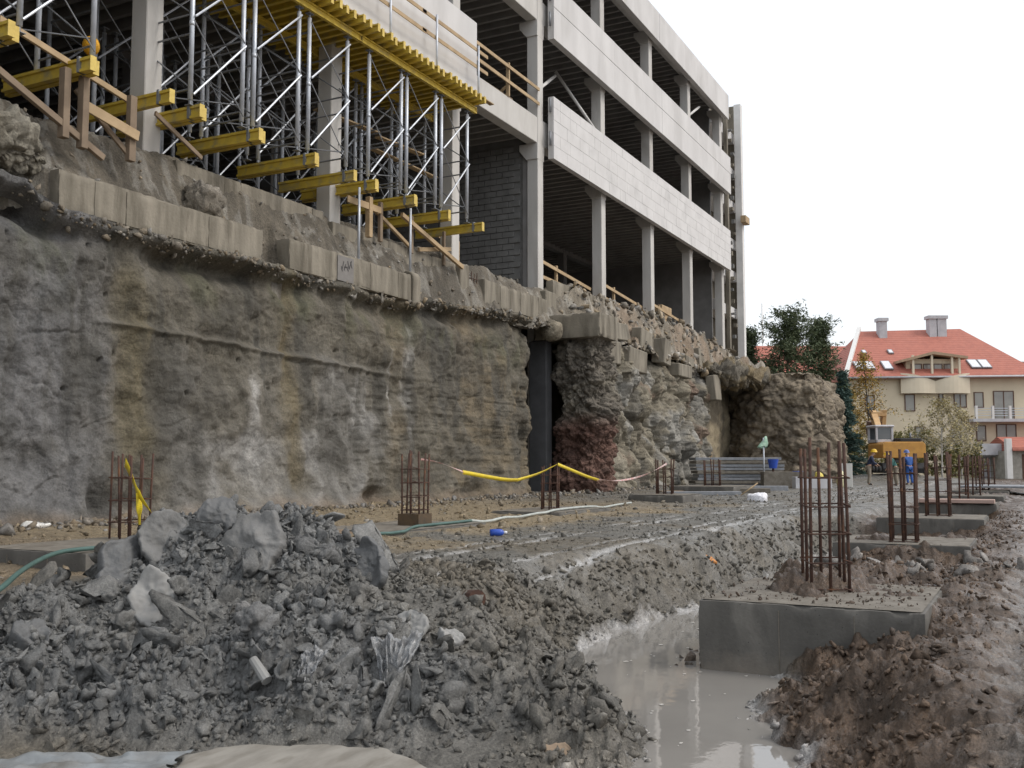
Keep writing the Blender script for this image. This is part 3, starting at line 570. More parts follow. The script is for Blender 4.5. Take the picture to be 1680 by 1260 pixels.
# ------------------------------------------------------------------ the concrete frame building
CX_ = [14.85 + 6.25 * k for k in range(-3, 8)]          # column lines; index 3 is the first one in view
FL1, FL2, FL3 = 13.9, 18.7, 23.2                        # beam undersides
bld = empty('concrete_building', (33.6, 16.5, 8.2), 0, 'unfinished grey concrete frame building with open storeys above the excavated bank', 'building')
W2 = .23
def column(x, y, z0, z1, m='concrete', corbels=()):
    o = boxo('column', (x - W2, y - W2, z0), (x + W2, y + W2, z1), m, bld, .02)
    for zc in corbels:
        MB().prism([(y - W2 - .005, zc - .62), (y - W2 - .02, zc - .25), (y - W2 - .02, zc), (y + W2 + .3, zc), (y + W2 + .3, zc - .25), (y + W2 + .005, zc - .62)], x - W2 - .06, x + W2 + .06, 'x').build('corbel', m, o, .012)
    return o
for i, x in enumerate(CX_):
    if i >= 2: column(x, 16.5, 7.6 if i != 6 else .4, 24.0, corbels=(FL1, FL2, FL3))
for y in (24.0, 31.5):
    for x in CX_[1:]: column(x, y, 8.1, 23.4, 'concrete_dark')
# edge beams, slabs with downstand ribs
for lv, (zb, hgt) in enumerate(((FL1, 1.0), (FL2, .9), (FL3, .8))):
    for i in range(len(CX_) - 1):
        x0, x1 = CX_[i] + W2 + .004, CX_[i + 1] - W2 - .004
        if i < 2: continue
        boxo('edge_beam', (x0, 16.27 + .02, zb), (x1, 16.72, zb + hgt), 'concrete', bld, .015)
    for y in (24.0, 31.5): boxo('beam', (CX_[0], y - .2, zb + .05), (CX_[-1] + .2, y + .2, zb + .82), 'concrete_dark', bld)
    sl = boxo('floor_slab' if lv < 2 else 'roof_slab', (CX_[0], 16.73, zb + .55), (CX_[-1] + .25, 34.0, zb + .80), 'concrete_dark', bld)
    rib = None; x = CX_[0] + .45
    M.setdefault('rib', mat('rib_concrete', (.30, .29, .275), (.23, .22, .21), 1.5, .9, .2, .008, 20))
    while x < CX_[-1]:
        if rib is None: rib = boxo('rib', (-.07, 16.75, 0), (.07, 33.9, .33), 'rib', sl); rib.location = (x, 0, zb + .23)
        else:
            q = inst(rib, 'rib', sl, (x, 0, zb + .23))
        x += .62
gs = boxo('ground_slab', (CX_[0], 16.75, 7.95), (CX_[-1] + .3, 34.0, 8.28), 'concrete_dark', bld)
# rear wall with openings, left end wall, cross walls
def wall_with_holes(name, x0, x1, z0, z1, y, th, holes, m, parent):
    xs = sorted({x0, x1, *[h[0] for h in holes], *[h[1] for h in holes]}); zs = sorted({z0, z1, *[h[2] for h in holes], *[h[3] for h in holes]}); mb = MB()
    for a, b in zip(xs, xs[1:]):
        c = [z for z in zs]; run = None
        for p, q in zip(c, c[1:]):
            hole = any(h[0] <= (a + b) / 2 <= h[1] and h[2] <= (p + q) / 2 <= h[3] for h in holes)
            if not hole:
                run = (run[0], q) if run else (p, q)
            if hole and run: mb.box((a, y, run[0]), (b, y + th, run[1])); run = None
        if run: mb.box((a, y, run[0]), (b, y + th, run[1]))
    return mb.build(name, m, parent)
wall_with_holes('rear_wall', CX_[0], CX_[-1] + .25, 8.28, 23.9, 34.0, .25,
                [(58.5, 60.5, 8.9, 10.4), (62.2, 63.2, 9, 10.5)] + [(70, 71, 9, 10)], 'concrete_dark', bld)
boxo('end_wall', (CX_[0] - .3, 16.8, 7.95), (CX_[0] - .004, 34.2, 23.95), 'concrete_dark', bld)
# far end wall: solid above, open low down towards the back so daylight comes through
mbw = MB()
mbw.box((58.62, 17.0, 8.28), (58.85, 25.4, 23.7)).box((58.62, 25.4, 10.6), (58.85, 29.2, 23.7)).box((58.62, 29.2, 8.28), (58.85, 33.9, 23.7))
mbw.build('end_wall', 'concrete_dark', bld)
# dark concrete-block cross wall on the fourth column line, individual blocks
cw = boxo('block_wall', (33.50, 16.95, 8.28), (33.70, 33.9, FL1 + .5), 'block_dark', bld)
blk = None; bw, bh = .52, .235; r4 = random.Random(3); nb = 0
for j in range(24):
    for i in range(12):
        y0 = 16.76 + i * bw + (bw / 2 if j % 2 else 0); z0 = 8.30 + j * bh
        if nb >= 288: break
        if blk is None: blk = boxo('block', (-.05, .012, .012), (0, bw - .012, bh - .012), 'block_dark', cw, .006); o = blk
        else: o = inst(blk, 'block', cw)
        o.location = (33.50 - r4.uniform(0, .012), y0 + .3, z0); nb += 1
MB().box((33.42, 16.73, 8.28), (33.78, 16.94, FL1)).build('wall_pier', 'concrete_dark', bld)
# spandrels: a row of blocks, two rows of smooth panels, a parapet
YF = 15.86
sp1 = boxo('spandrel', (33.98, YF + .03, 13.42), (59.0, 16.13, 15.84), 'mortar', bld)
r5 = random.Random(11); hs = [.52, .50, .50, .50, .40]; z = 13.40; k = 0
unit = boxo('block', (0, 0, 0), (1, .07, 1), 'block', sp1, 0); unit_used = False
for j, h in enumerate(hs):
    x = 33.95
    while x < 58.9:
        w = min(r5.choice((.62, .95, 1.25, 1.25)) if not (x < 34 and j % 2) else .6, 59.03 - x)
        if w < .1: break
        o = unit if not unit_used else inst(unit, 'block', sp1)
        unit_used = True
        o.location = (x + .006, YF + .022 - r5.uniform(0, .006), z + .006); o.scale = (w - .012, 1, h - .012); x += w
    z += h
sp2 = boxo('spandrel', (33.98, YF + .03, 18.12), (59.2, 16.13, 20.36), 'mortar', bld)
for i in range(4):
    a, b = 33.95 + 6.32 * i, 33.95 + 6.32 * (i + 1)
    for zz0, zz1 in ((18.1, 19.36), (19.37, 20.38)): boxo('panel', (a + .008, YF - .01 * ((i + 1) % 2) * .6, zz0 + .006), (b - .008, YF + .07, zz1 - .004), 'panel', sp2, .008)
sp3 = boxo('parapet', (27.5, YF + .03, 22.72), (59.0, 16.13, 24.18), 'mortar', bld)
for i in range(5):
    a, b = 27.3 + 6.35 * i, 27.3 + 6.35 * (i + 1); boxo('panel', (a + .01, YF - .006 * (i % 2), 22.70), (b - .01, YF + .07, 24.2), 'panel', sp3, .008)
# steel hangers at the left spandrel ends
for zz in (15.2, 13.9, 19.6, 18.6):
    tubeo('hanger', [(33.86, 15.98, zz), (33.86, 15.98, zz + .55)], .045, 'galv_dark', bld)
# cast spandrel over the shoring (left bays)
boxo('spandrel', (8.6, 15.62, 13.34), (27.55, 15.86, 16.1), 'panel', bld, .012)
# thin pipe braces seen in the open storeys
for p, q in (((34.0, 16.6, 16.2), (36.9, 17.2, 17.9)), ((37.6, 17.5, 18.4), (39.7, 16.3, 15.9)), ((52.6, 16.4, 21.0), (55.0, 16.5, 22.3))):
    tubeo('brace', [p, q], .07, 'white_paint', bld)
# narrow end bay beyond the last column: set-back strip with floor bands and a tall post
eb = empty('stair_tower', (62, 17.5, 8), 0, 'narrow weathered stair tower at the far right end of the concrete building', 'tower')
boxo('back_panel', (59.3, 18.2, 7.4), (64.2, 18.45, 25.2), 'old_concrete', eb)
boxo('side_panel', (64.25, 16.8, 7.4), (64.5, 18.45, 25.4), 'old_concrete', eb)
for zz in (11.2, 13.6, 15.7, 18.2, 20.4, 22.8): boxo('band', (59.4, 16.95, zz), (64.2, 18.15, zz + .65), 'panel', eb, .01)
boxo('post', (63.7, 16.35, 7.0), (64.15, 16.8, 25.3), 'white_paint', eb, .02)
boxo('post', (61.6, 16.7, 7.0), (61.85, 16.93, 24.0), 'old_concrete', eb, .02)
for k in range(22):
    z0 = 8.3 + k * .75; r = r5.uniform(.12, .3); x0 = 62.3 + r5.uniform(0, 1.0); boxo('stub', (x0, 16.72, z0), (x0 + r, 16.94, z0 + r5.uniform(.1, .3)), 'old_concrete' if k % 2 else 'block_dark', eb, .01)
tag(boxo('timber_packing', (63.2, 16.0, 17.3), (64.2, 16.34, 17.75), 'wood', None, .01), 'orange timber packing strapped to the stair tower post', 'timber')

# ------------------------------------------------------------------ old footing beams on the bank
def beam(name, x0, x1, y0, y1, z0, z1, label, m='old_concrete', bev=.03, boards=True):
    """old cast beam, its board-marked faces as shallow strips"""
    root = empty(name, ((x0 + x1) / 2, (y0 + y1) / 2, z0), 0, label, 'beam', 'old footing beams on the bank')
    rough_box('core', (x0, y0 + .012, z0), (x1, y1, z1), m, root, .07, .004, .03, int(x0 * 3))
    x = x0 + .01; i = 0
    while boards and x < x1 - .12:
        w = min(r5.uniform(.5, 2.0), x1 - .01 - x)
        if w > .1: rough_box('board_mark', (x + .004, y0 - r5.uniform(-.004, .016), z0 + r5.uniform(0, .06)), (x + w - .004, y0 + .05, z1 - r5.uniform(.0, .06)), m, root, .06, .003, .022, int(x * 7))
        x += w; i += 1
    return root
beam('footing_beam', 11.82, 17.15, 15.22, 15.62, 6.30, 7.05, 'long weathered concrete footing beam at the left end of the bank top')
fb2 = beam('footing_beam', 18.05, 23.2, 15.22, 15.62, 6.31, 7.06, 'board-marked concrete footing beam right of the broken gap, under the shoring')
fb = beam('footing_beam', 20.65, 26.9, 16.0, 16.3, 7.12, 8.10, 'tall concrete upstand beam behind and above the rounded footing end')
beam('footing_beam', 15.3, 20.3, 16.02, 16.3, 7.45, 8.28, 'mud-smeared concrete upstand between the first two columns', bev=.05)
beam('footing_beam', 28.3, 33.05, 15.75, 16.1, 7.0, 7.83, 'board-marked concrete footing beam with a broken left end beside the rebar stubs')
beam('footing_beam', 34.0, 39.4, 15.95, 16.25, 7.75, 8.75, 'pale low concrete upstand between the fourth and fifth columns')
M['grey_paint'] = mat('grey_paint_patch', (.205, .195, .185), (.17, .16, .15), 6, .8, .2)
M['scribble'] = mat('dark_scribble', (.055, .052, .055), (.075, .07, .07), 12, .8, .1)
boxo('paint_patch', (19.84, 15.197, 6.36), (20.5, 15.205, 6.99), 'grey_paint', fb2)
for p_, q_ in (((20.08, 6.86), (20.02, 6.66)), ((20.16, 6.80), (20.10, 6.64)), ((20.10, 6.72), (20.24, 6.74)), ((20.24, 6.90), (20.30, 6.70)), ((20.30, 6.70), (20.40, 6.92)), ((20.36, 6.90), (20.42, 6.74)), ((20.20, 6.74), (20.28, 6.64)), ((19.98, 6.72), (20.03, 6.60))):
    baro('scribble_stroke', (p_[0], 15.193, p_[1]), (q_[0], 15.193, q_[1]), .006, .026, 'scribble', fb2)
# rounded stub closing the second beam
rs = []
for k in range(9): a = math.pi * k / 8; rs.append((15.42 + .24 * math.cos(a), 6.95 + .24 * math.sin(a)))
ro = MB().prism([(15.66, 6.2)] + rs + [(15.18, 6.2)], 23.22, 23.62, 'x').build('rounded_footing_stub', 'old_concrete', None, .02); tag(ro, 'pale concrete stub with a rounded top under a grey steel prop', 'footing')
# footing block below the third column
tag(boxo('footing_block', (26.95, 15.85, 6.2), (27.5, 16.26, 8.12), 'old_concrete', None, .03), 'upright brown concrete footing block under the third column', 'footing')
tag(boxo('footing_block', (33.08, 15.8, 7.22), (33.95, 16.26, 8.2), 'old_concrete', None, .03), 'square concrete footing block under the fourth column', 'footing')
# projecting pad footing
pd = rough_box('projecting_footing', (33.0, 13.65, 6.36), (34.78, 16.3, 7.24), 'old_concrete', None, .05, .006, .05, 31); tag(pd, 'thick concrete pad footing jutting out over the gap on the earth pillar', 'footing')
# rebar stubs between the block and the broken beam
rb = empty('rebar_mesh_stub', (27.8, 16.0, 7.0), 0, 'exposed bent reinforcement mesh beside the third column footing', 'rebar')
for k in range(4): tubeo('bar', [(27.62 + .16 * k, 15.95, 6.9), (27.60 + .16 * k + .02 * k, 15.93, 7.95 + .05 * (k % 2))], .014, 'rust', rb, 6)
for k in range(4): tubeo('bar', [(27.55, 15.92, 7.1 + .22 * k), (28.2, 15.92, 7.12 + .22 * k)], .012, 'rust', rb, 6)
# broken blocks right of the projecting footing
r6 = random.Random(21)
def rough_block(c, s, rz, label, m='old_concrete', name='concrete_block', tilt=0):
    mb = MB().box((-s[0] / 2, -s[1] / 2, -s[2] / 2), (s[0] / 2, s[1] / 2, s[2] / 2)); mb.v = [tuple(q + r6.uniform(-.06, .06) * min(s) for q in p) for p in mb.v]
    o = mb.build(name, m, None, min(s) * .06); o.location = c; o.rotation_euler = (tilt, tilt * .6, rz); tag(o, label, 'block', 'broken concrete blocks on the bank'); return o
for c, s, rz, lb in (((36.6, 15.0, 6.2), (2.6, .5, .9), 0, 'long pale concrete block just right of the projecting footing'), ((38.2, 15.15, 7.2), (2.2, .5, .7), .02, 'pale concrete block stepped above and right of the projecting footing'),
                     ((39.6, 14.9, 6.15), (2.0, .55, .95), -.02, 'square concrete block at the top of the rock face below the fifth column'), ((41.6, 15.2, 7.2), (1.8, .5, .9), .05, 'tilted brown concrete block below the rubble by the fifth column'),
                     ((43.6, 15.0, 6.9), (1.5, .6, 1.1), .15, 'dark leaning concrete block in the middle of the rubble ledge'), ((45.6, 14.8, 6.2), (1.6, .6, .6), -.1, 'flat concrete lump on the rock face under the sixth column'),
                     ((47.4, 15.1, 6.7), (1.5, .5, .7), .06, 'reddish concrete block between the sixth and seventh columns'), ((50.4, 14.6, 5.7), (1.0, .5, 1.3), 0, 'upright pale stone block at the right end of the rock face'), ((49.6, 15.2, 7.1), (.6, .4, 1.2), .1, 'thin pale upright stone below the seventh column')):
    rough_block(c, s, rz, lb, tilt=r6.uniform(-.08, .08))
tag(lump('boulder', (32.55, 15.35, 6.62), (.42, .4, .36), soilcol((.24, .21, .16), (.2, .175, .13), 161), nu=40, nv=24, amp=.08, seed=162, box=.9), 'rounded boulder wedged beneath the footing beside the dark gap', 'boulder')
tag(lump('clay_lump', (15.6, 15.55, 7.35), (.36, .35, .42), soilcol((.17, .15, .12), (.22, .2, .17), 163), nu=60, nv=36, amp=.12, seed=164, box=.8), 'dark hanging clay lump sitting on the left footing beam', 'clay lump')
# dark post inside the hollow at the right
tag(boxo('steel_post', (51.6, 15.6, .4), (51.95, 15.95, 6.0), 'galv_dark', None, .01), 'dark upright post in the hollow under the overhanging crust', 'post')
tag(boxo('timber_stake', (52.3, 15.3, .4), (52.38, 15.38, 2.5), 'wood', None), 'thin pale stake beside the dark post in the hollow', 'stake')

# ------------------------------------------------------------------ shoring towers on the ledge
ZB, ZT, YFR, YBK = 9.22, 12.72, 15.3, 16.85
def make_tower(w, name='shoring_tower', m='galv', thin='galv_dark'):
    """four posts, frames along Y, crossed braces along X; local origin at the front left foot"""
    t = empty(name); H = ZT - ZB; D = YBK - YFR; zs = (.10, H * .52, H - .18)
    for x in (0, w):
        for y in (0, D):
            p = tubeo('post', [(x, y, .12), (x, y, H - .1)], .053, m, t, 10)
            MB().tube([(x, y, 0), (x, y, .3)], .024, 8).box((x - .08, y - .08, -.012), (x + .08, y + .08, .0)).build('base_jack', thin, p)
            MB().tube([(x, y, H - .25), (x, y, H)], .024, 8).box((x - .09, y - .07, H - .004), (x + .09, y + .07, H + .02)).build('head_jack', thin, p)
            tubeo('collar', [(x, y, H * .5 - .05), (x, y, H * .5 + .05)], .06, m, p, 10)
        for z in (.35, H * .44, H * .56, H - .45): tubeo('rung', [(x, .03, z), (x, D - .03, z)], .022, thin, t, 6)
        tubeo('frame_brace', [(x, .04, .4), (x, D - .04, H * .44)], .018, thin, t, 6); tubeo('frame_brace', [(x, .04, H * .57), (x, D - .04, H - .47)], .018, thin, t, 6)
    for y, s in ((-.055, 1), (D + .055, 1)):
        for a, b in ((.22, H * .52), (H * .54, H - .2)):
            tubeo('cross_brace', [(0, y, b), (w, y, a)], .015, thin, t, 6); tubeo('cross_brace', [(0, y - .035, a), (w, y - .035, b)], .024, m, t, 6)
    tubeo('plan_brace', [(0, .06, H * .5), (w, D - .06, H * .5)], .016, thin, t, 6); tubeo('plan_brace', [(w, .06, .5), (0, D - .06, .5)], .016, thin, t, 6)
    return t
towers = [(8.9, 'leftmost'), (10.98, 'second'), (14.94, 'third'), (16.82, 'fourth'), (18.73, 'fifth'), (21.2, 'sixth'), (23.0, 'seventh'), (24.85, 'rightmost')]
tower0 = make_tower(1.52)
for i, (x, od) in enumerate(towers):
    t_ = tower0 if i == 0 else copy_tree(tower0)
    t_.location = (x, YFR, ZB)
    tag(t_, {0: 'galvanised shoring tower partly cut off at the left picture edge', 7: 'rightmost front shoring tower beside the third concrete column'}.get(i, f'{od} galvanised shoring tower from the left in the front row'), 'shoring tower', 'front row of shoring towers')
for i, x in enumerate((8.9, 10.98, 14.94, 16.82, 18.73, 21.2, 23.0, 24.85)):
    t_ = copy_tree(tower0); t_.location = (x, 18.2, ZB - .35)
    tag(t_, f'{ORD[i]} shoring tower from the left in the dim rear row inside the building', 'shoring tower', 'rear row of shoring towers')

# H-section formwork beams: flanges, web, swollen ends
def h20(L, m='yellow'):
    mb = MB(); w, h = .09, .20
    mb.prism([(-w / 2, 0), (w / 2, 0), (w / 2, .042), (.016, .05), (.016, h - .05), (w / 2, h - .042), (w / 2, h), (-w / 2, h), (-w / 2, h - .042), (-.016, h - .05), (-.016, .05), (-w / 2, .042)], 0, L, 'y')
    return mb
H_MESH = {}
def hbeam(name, loc, L, rz, label, group, parent=None):
    k = round(L, 2)
    if k not in H_MESH:
        o = h20(L).build(name, 'yellow'); H_MESH[k] = o.data; e = MB().box((-.05, -.012, -.004), (.05, .004, .204)).build('end_cap', 'yellow_end', o); H_MESH[(k, 'e')] = e.data
        MB().box((-.05, L - .004, -.004), (.05, L + .012, .204)).build('end_cap', 'yellow_end', o)
    else:
        o = link(bpy.data.objects.new(name, H_MESH[k])); link(bpy.data.objects.new('end_cap', H_MESH[(k, 'e')]), o)
    o.location = loc; o.rotation_euler = (0, 0, rz); return tag(o, label, 'beam', group)
# sole beams under the tower feet (in pairs), sticking out over the ledge
k = 0
G1 = 'yellow sole beams under the shoring towers'
for x, y, pair in ((9.4, 14.98, 1), (10.55, 14.95, 2), (12.20, 14.95, 2), (14.05, 14.92, 1), (14.95, 15.0, 2), (16.65, 14.93, 2), (18.62, 14.98, 2), (20.2, 15.02, 1), (21.12, 14.98, 2), (22.85, 14.9, 2), (24.72, 14.95, 2), (26.48, 14.82, 1)):
    for j in range(pair):
        o = hbeam('sole_beam', (x + .165 * j + .04, y + (.12 if j else 0) + r6.uniform(-.02, .02), ZB - .282), 2.45, r6.uniform(-.015, .015), f'{ORD[k]} yellow sole beam from the left jutting out under the shoring', G1)
        k += 1; o.scale = (1.35, 1, 1.32)
        cl = MB().box((-.06, .28, .0), (.06, .34, .222)).build('clamp', 'galv_dark'); cl.parent = o
# main stringers along the facade, front and rear
for y, lb in ((15.2, 'front'), (16.8, 'rear')):
    for (x0, L), side in zip(((8.0, 4.6), (12.5, 8.2), (20.62, 6.1)), ('left', 'middle', 'right')):
        o = hbeam('stringer_beam', (x0 + L, y, ZT + .025), L, math.pi / 2, f'{side} length of the {lb} yellow stringer carrying the joists on the shoring', 'yellow stringers on the shoring towers')
# joists, each one a beam of its own
x = 12.2; k = 0
xs = []
while x < 26.75: xs.append(x); x += .305
for k, x in enumerate(reversed(xs)):
    L = 3.1
    o = hbeam('formwork_joist', (x, 14.72 + r6.uniform(-.05, .05), ZT + .23), L, r6.uniform(-.02, .02), 'yellow joist at the right end of the formwork deck' if k == 0 else f'{ORD[k]} yellow joist counted from the right end of the formwork deck', 'yellow joists under the formwork deck')
tag(boxo('plywood_deck', (8.6, 15.0, ZT + .434), (26.8, 17.9, ZT + .46), 'yellow_end', None), 'thin yellow plywood deck lying on the joists', 'plywood')

tag(baro('edge_board', (8.6, 14.93, ZT + .455), (27.3, 14.93, ZT + .455), .16, .03, 'wood'), 'pale timber board along the outer edge of the formwork deck', 'board')

# guard rail along the deck
gr = empty('guard_rail', (22, 15.3, 13.2), 0, 'timber guard rail with steel posts in front of the pale spandrel', 'guard rail')
for x in (12.3, 14.9, 17.4, 19.75, 22.1, 24.5, 27.0): tubeo('post', [(x, 15.25, 13.15), (x, 15.25, 15.05)], .035, 'galv', gr, 8)
for z in (14.35, 14.92):
    x = 9.0
    while x < 27.2:
        L = min(3.9, 27.9 - x); baro('rail', (x, 15.31, z + r6.uniform(-.03, .03)), (x + L, 15.31, z + r6.uniform(-.03, .03)), .03, .11, 'wood', gr); x += L - .2
g2 = empty('guard_rail', (31, 16.3, 14.9), 0, 'orange timber guard rail on the open floor edge between third and fourth columns', 'guard rail')
for z in (15.42, 15.98): baro('rail', (27.4, 16.22, z), (33.4, 16.22, z - .02), .04, .12, 'wood', g2)
baro('post', (31.0, 16.3, 14.92), (31.0, 16.3, 16.15), .12, .08, 'wood', g2); baro('strut', (31.0, 16.36, 15.3), (31.0, 16.9, 14.93), .1, .06, 'wood', g2)
for p, q, lb in (((27.8, 16.45, 14.97), (30.9, 16.6, 14.97), 'grey pipe lying on the first floor edge beam'), ((28.0, 16.62, 15.02), (31.6, 16.52, 15.02), 'dirty board lying on the first floor edge beam')):
    o = tubeo('pipe', [p, q], .06, 'galv') if 'pipe' in lb else baro('board', p, q, .2, .05, 'wood_old'); tag(o, lb, 'pipe' if 'pipe' in lb else 'board')
# ground-floor guard rails between the right-hand columns
for i, (x0, x1, z) in enumerate(((34.0, 39.5, 9.45), (40.2, 45.8, 9.55), (46.4, 52.1, 9.6))):
    g = empty('guard_rail', ((x0 + x1) / 2, 16.6, 8.3), 0, f'timber guard rail between the {ORD[3 + i]} and {ORD[4 + i]} columns on the ground floor', 'guard rail')
    baro('rail', (x0, 16.75, z + .25), (x1, 16.75, z - .15), .04, .13, 'wood', g); baro('rail', (x0, 16.8, z - .35), (x1, 16.8, z - .5), .04, .13, 'wood', g); baro('post', (x0 + 2.2, 16.85, 8.3), (x0 + 2.2, 16.85, z + .3), .1, .12, 'wood', g)
tag(boxo('plywood_crate', (49.0, 16.8, 8.9), (50.5, 18.0, 10.0), 'wood', None, .02), 'pale plywood crate on the floor between the sixth and seventh columns', 'crate')
# timber props and braces under the sole beams
TB = 'timber props under the sole beams'
def timber(p, q, w, h, lb, m='wood_old', name='timber_prop'): tag(baro(name, p, q, w, h, m, None, .006), lb, 'timber', TB)
timber((12.05, 15.45, 7.7), (12.05, 15.45, 9.0), .16, .14, 'light upright timber under the left pair of sole beams')
timber((12.42, 15.4, 7.6), (12.42, 15.4, 9.0), .16, .14, 'brown upright timber under the left pair of sole beams')
timber((13.62, 15.5, 7.7), (13.62, 15.5, 9.0), .13, .16, 'grey upright timber just left of the first column')
timber((10.2, 15.5, 8.75), (12.9, 15.4, 7.55), .1, .12, 'sloping dirty board at the far left under the beams')
timber((12.45, 15.38, 8.42), (13.7, 15.38, 8.2), .05, .2, 'pale cross board nailed between two upright timbers', 'wood')
timber((12.4, 15.6, 8.75), (13.6, 15.55, 7.85), .06, .1, 'thin sloping brace left of the first column')
timber((10.6, 15.3, 9.32), (14.2, 15.95, 9.05), .06, .12, 'long thin board crossing behind the left sole beams', 'wood')
timber((14.3, 15.6, 8.9), (15.9, 15.9, 8.45), .05, .1, 'thin rusty board low beside the first column')
timber((21.9, 15.75, 7.9), (21.9, 15.75, 9.0), .15, .15, 'upright timber under the middle sole beams, left one of two', 'wood')
timber((22.5, 15.8, 7.9), (22.5, 15.8, 9.0), .1, .12, 'upright timber under the middle sole beams, right one of two')
timber((20.9, 15.72, 8.72), (22.4, 15.72, 8.74), .05, .18, 'horizontal pale board right of the second column', 'wood')
timber((23.4, 15.7, 8.85), (26.9, 15.75, 7.95), .1, .13, 'long pale timber brace sloping down to the third column', 'wood')
timber((22.3, 15.85, 8.75), (24.1, 15.9, 8.1), .08, .1, 'short sloping timber brace behind the steel props', 'wood')
timber((24.6, 15.9, 8.1), (26.4, 15.9, 8.45), .08, .12, 'timber rising to the right left of the third column', 'wood')
timber((24.2, 15.9, 7.9), (24.2, 15.9, 9.0), .1, .1, 'rear upright timber between the steel props and the third column')
timber((26.1, 15.95, 7.9), (26.1, 15.95, 8.95), .08, .1, 'upright timber close to the left of the third column')
timber((29.0, 17.2, 8.2), (29.0, 17.2, 9.35), .14, .12, 'brown upright timber behind the third column', 'wood')
timber((27.8, 17.2, 9.3), (29.1, 17.2, 9.2), .06, .14, 'upper brown board behind the third column', 'wood'); timber((27.8, 17.2, 8.6), (29.1, 17.2, 8.55), .06, .14, 'lower brown board behind the third column', 'wood')
for (x, z0), lb in (((21.0, 7.05), 'left'), ((23.42, 7.15), 'right')):
    pr = empty('steel_prop', (x, 15.42, z0), 0, f'{lb} slim grey steel prop standing on the footing beam', 'prop', 'slim steel props')
    tubeo('tube', [(x, 15.42, z0), (x, 15.42, 9.0)], .035, 'galv', pr, 10); boxo('foot', (x - .07, 15.35, z0 - .01), (x + .07, 15.49, z0 + .015), 'galv_dark', pr)
tag(lump('orange_ball', (12.95, 15.9, 9.85), (.16, .16, .19), lambda p: np.tile(np.array([[.60, .30, .01, .3]]), (len(p), 1)), m='clod', nu=20, nv=12, amp=.0, box=1), 'round orange-yellow ball hanging beside the left shoring tower', 'ball')

for i, (p, q) in enumerate((((21.0, 16.9, 11.35), (23.2, 16.4, 11.25)), ((23.3, 16.5, 11.2), (25.2, 16.2, 11.15)), ((23.6, 16.9, 11.0), (26.6, 16.6, 10.85)))):
    tag(baro('scaffold_board', p, q, .22, .045, 'wood', None, .004), ('left', 'middle', 'right')[i] + ' pale board laid inside the shoring towers at half height', 'board', 'boards inside the shoring')

# ------------------------------------------------------------------ pad footings and column starter cages
def pad(x0, x1, y0, y1, z0, z1, label, group, name='pad_footing'):
    e = empty(name, ((x0 + x1) / 2, (y0 + y1) / 2, z0), 0, label, 'footing', group)
    nx, ny = 36, 40; X, Y = np.meshgrid(np.linspace(x0 + .03, x1 - .03, nx), np.linspace(y0 + .03, y1 - .03, ny), indexing='ij'); X = X.ravel(); Y = Y.ravel()
    Z = z1 + .007 + .014 * (.5 + .5 * fbm(X * 5, Y * 5, o=3, seed=171)) * np.minimum(1, np.minimum(np.minimum(X - x0, x1 - X), np.minimum(Y - y0, y1 - Y)) / .12); mesh_np('muddy_top', np.stack([X, Y, Z], -1), grid_faces(nx, ny), 'pad_top', e)
    rough_box('body', (x0, y0, z0), (x1, y1, z1 + .004), 'pad', e, .045, .004, .028, int(x0))
    for yy in np.arange(y0 + .55, y1 - .2, .62): boxo('shutter_joint', (x0 - .006, yy - .004, z0), (x0 + .01, yy + .004, z1 - .05), 'pad_top', e)
    return e
G2 = 'pad footings in the right-hand row'
pad(8.80, 10.75, .84, 2.72, -.2, .6, 'large dark concrete pad footing standing in the puddle', G2)
pad(16.15, 18.1, .9, 2.85, 0, .60, 'second concrete pad footing of the right row, half buried in brown soil', G2)
pad(21.7, 23.8, .95, 2.95, .05, .72, 'third concrete pad footing of the right row with a clear dark front', G2)
pad(28.6, 30.4, .95, 2.9, .2, .78, 'fourth pad footing of the right row carrying a pinkish board', G2)
pad(34.8, 36.8, .95, 2.9, .2, .80, 'fifth and small-looking pad footing of the right row', G2)
pad(41.0, 43.0, .95, 2.9, .2, .82, 'sixth distant pad footing of the right row', G2)
G3 = 'flat pad footings in the left-hand row'
pad(6.9, 8.6, 8.3, 10.0, .3, .92, 'flat concrete pad behind the spoil heap under the green hose', G3)
pad(12.4, 15.2, 8.4, 10.1, .3, .80, 'flat concrete pad under the left free-standing cage with a tarred base', G3)
pad(18.6, 21.4, 8.6, 10.2, .3, .82, 'flat concrete pad under the middle cage with the yellow tape', G3)
pad(26.6, 28.4, 8.6, 10.2, .3, .95, 'distant flat concrete pad of the left row', G3)
pad(35.5, 38.5, 9.6, 12.0, .3, 1.0, 'farthest flat pad of the left row before the steel panels', G3)
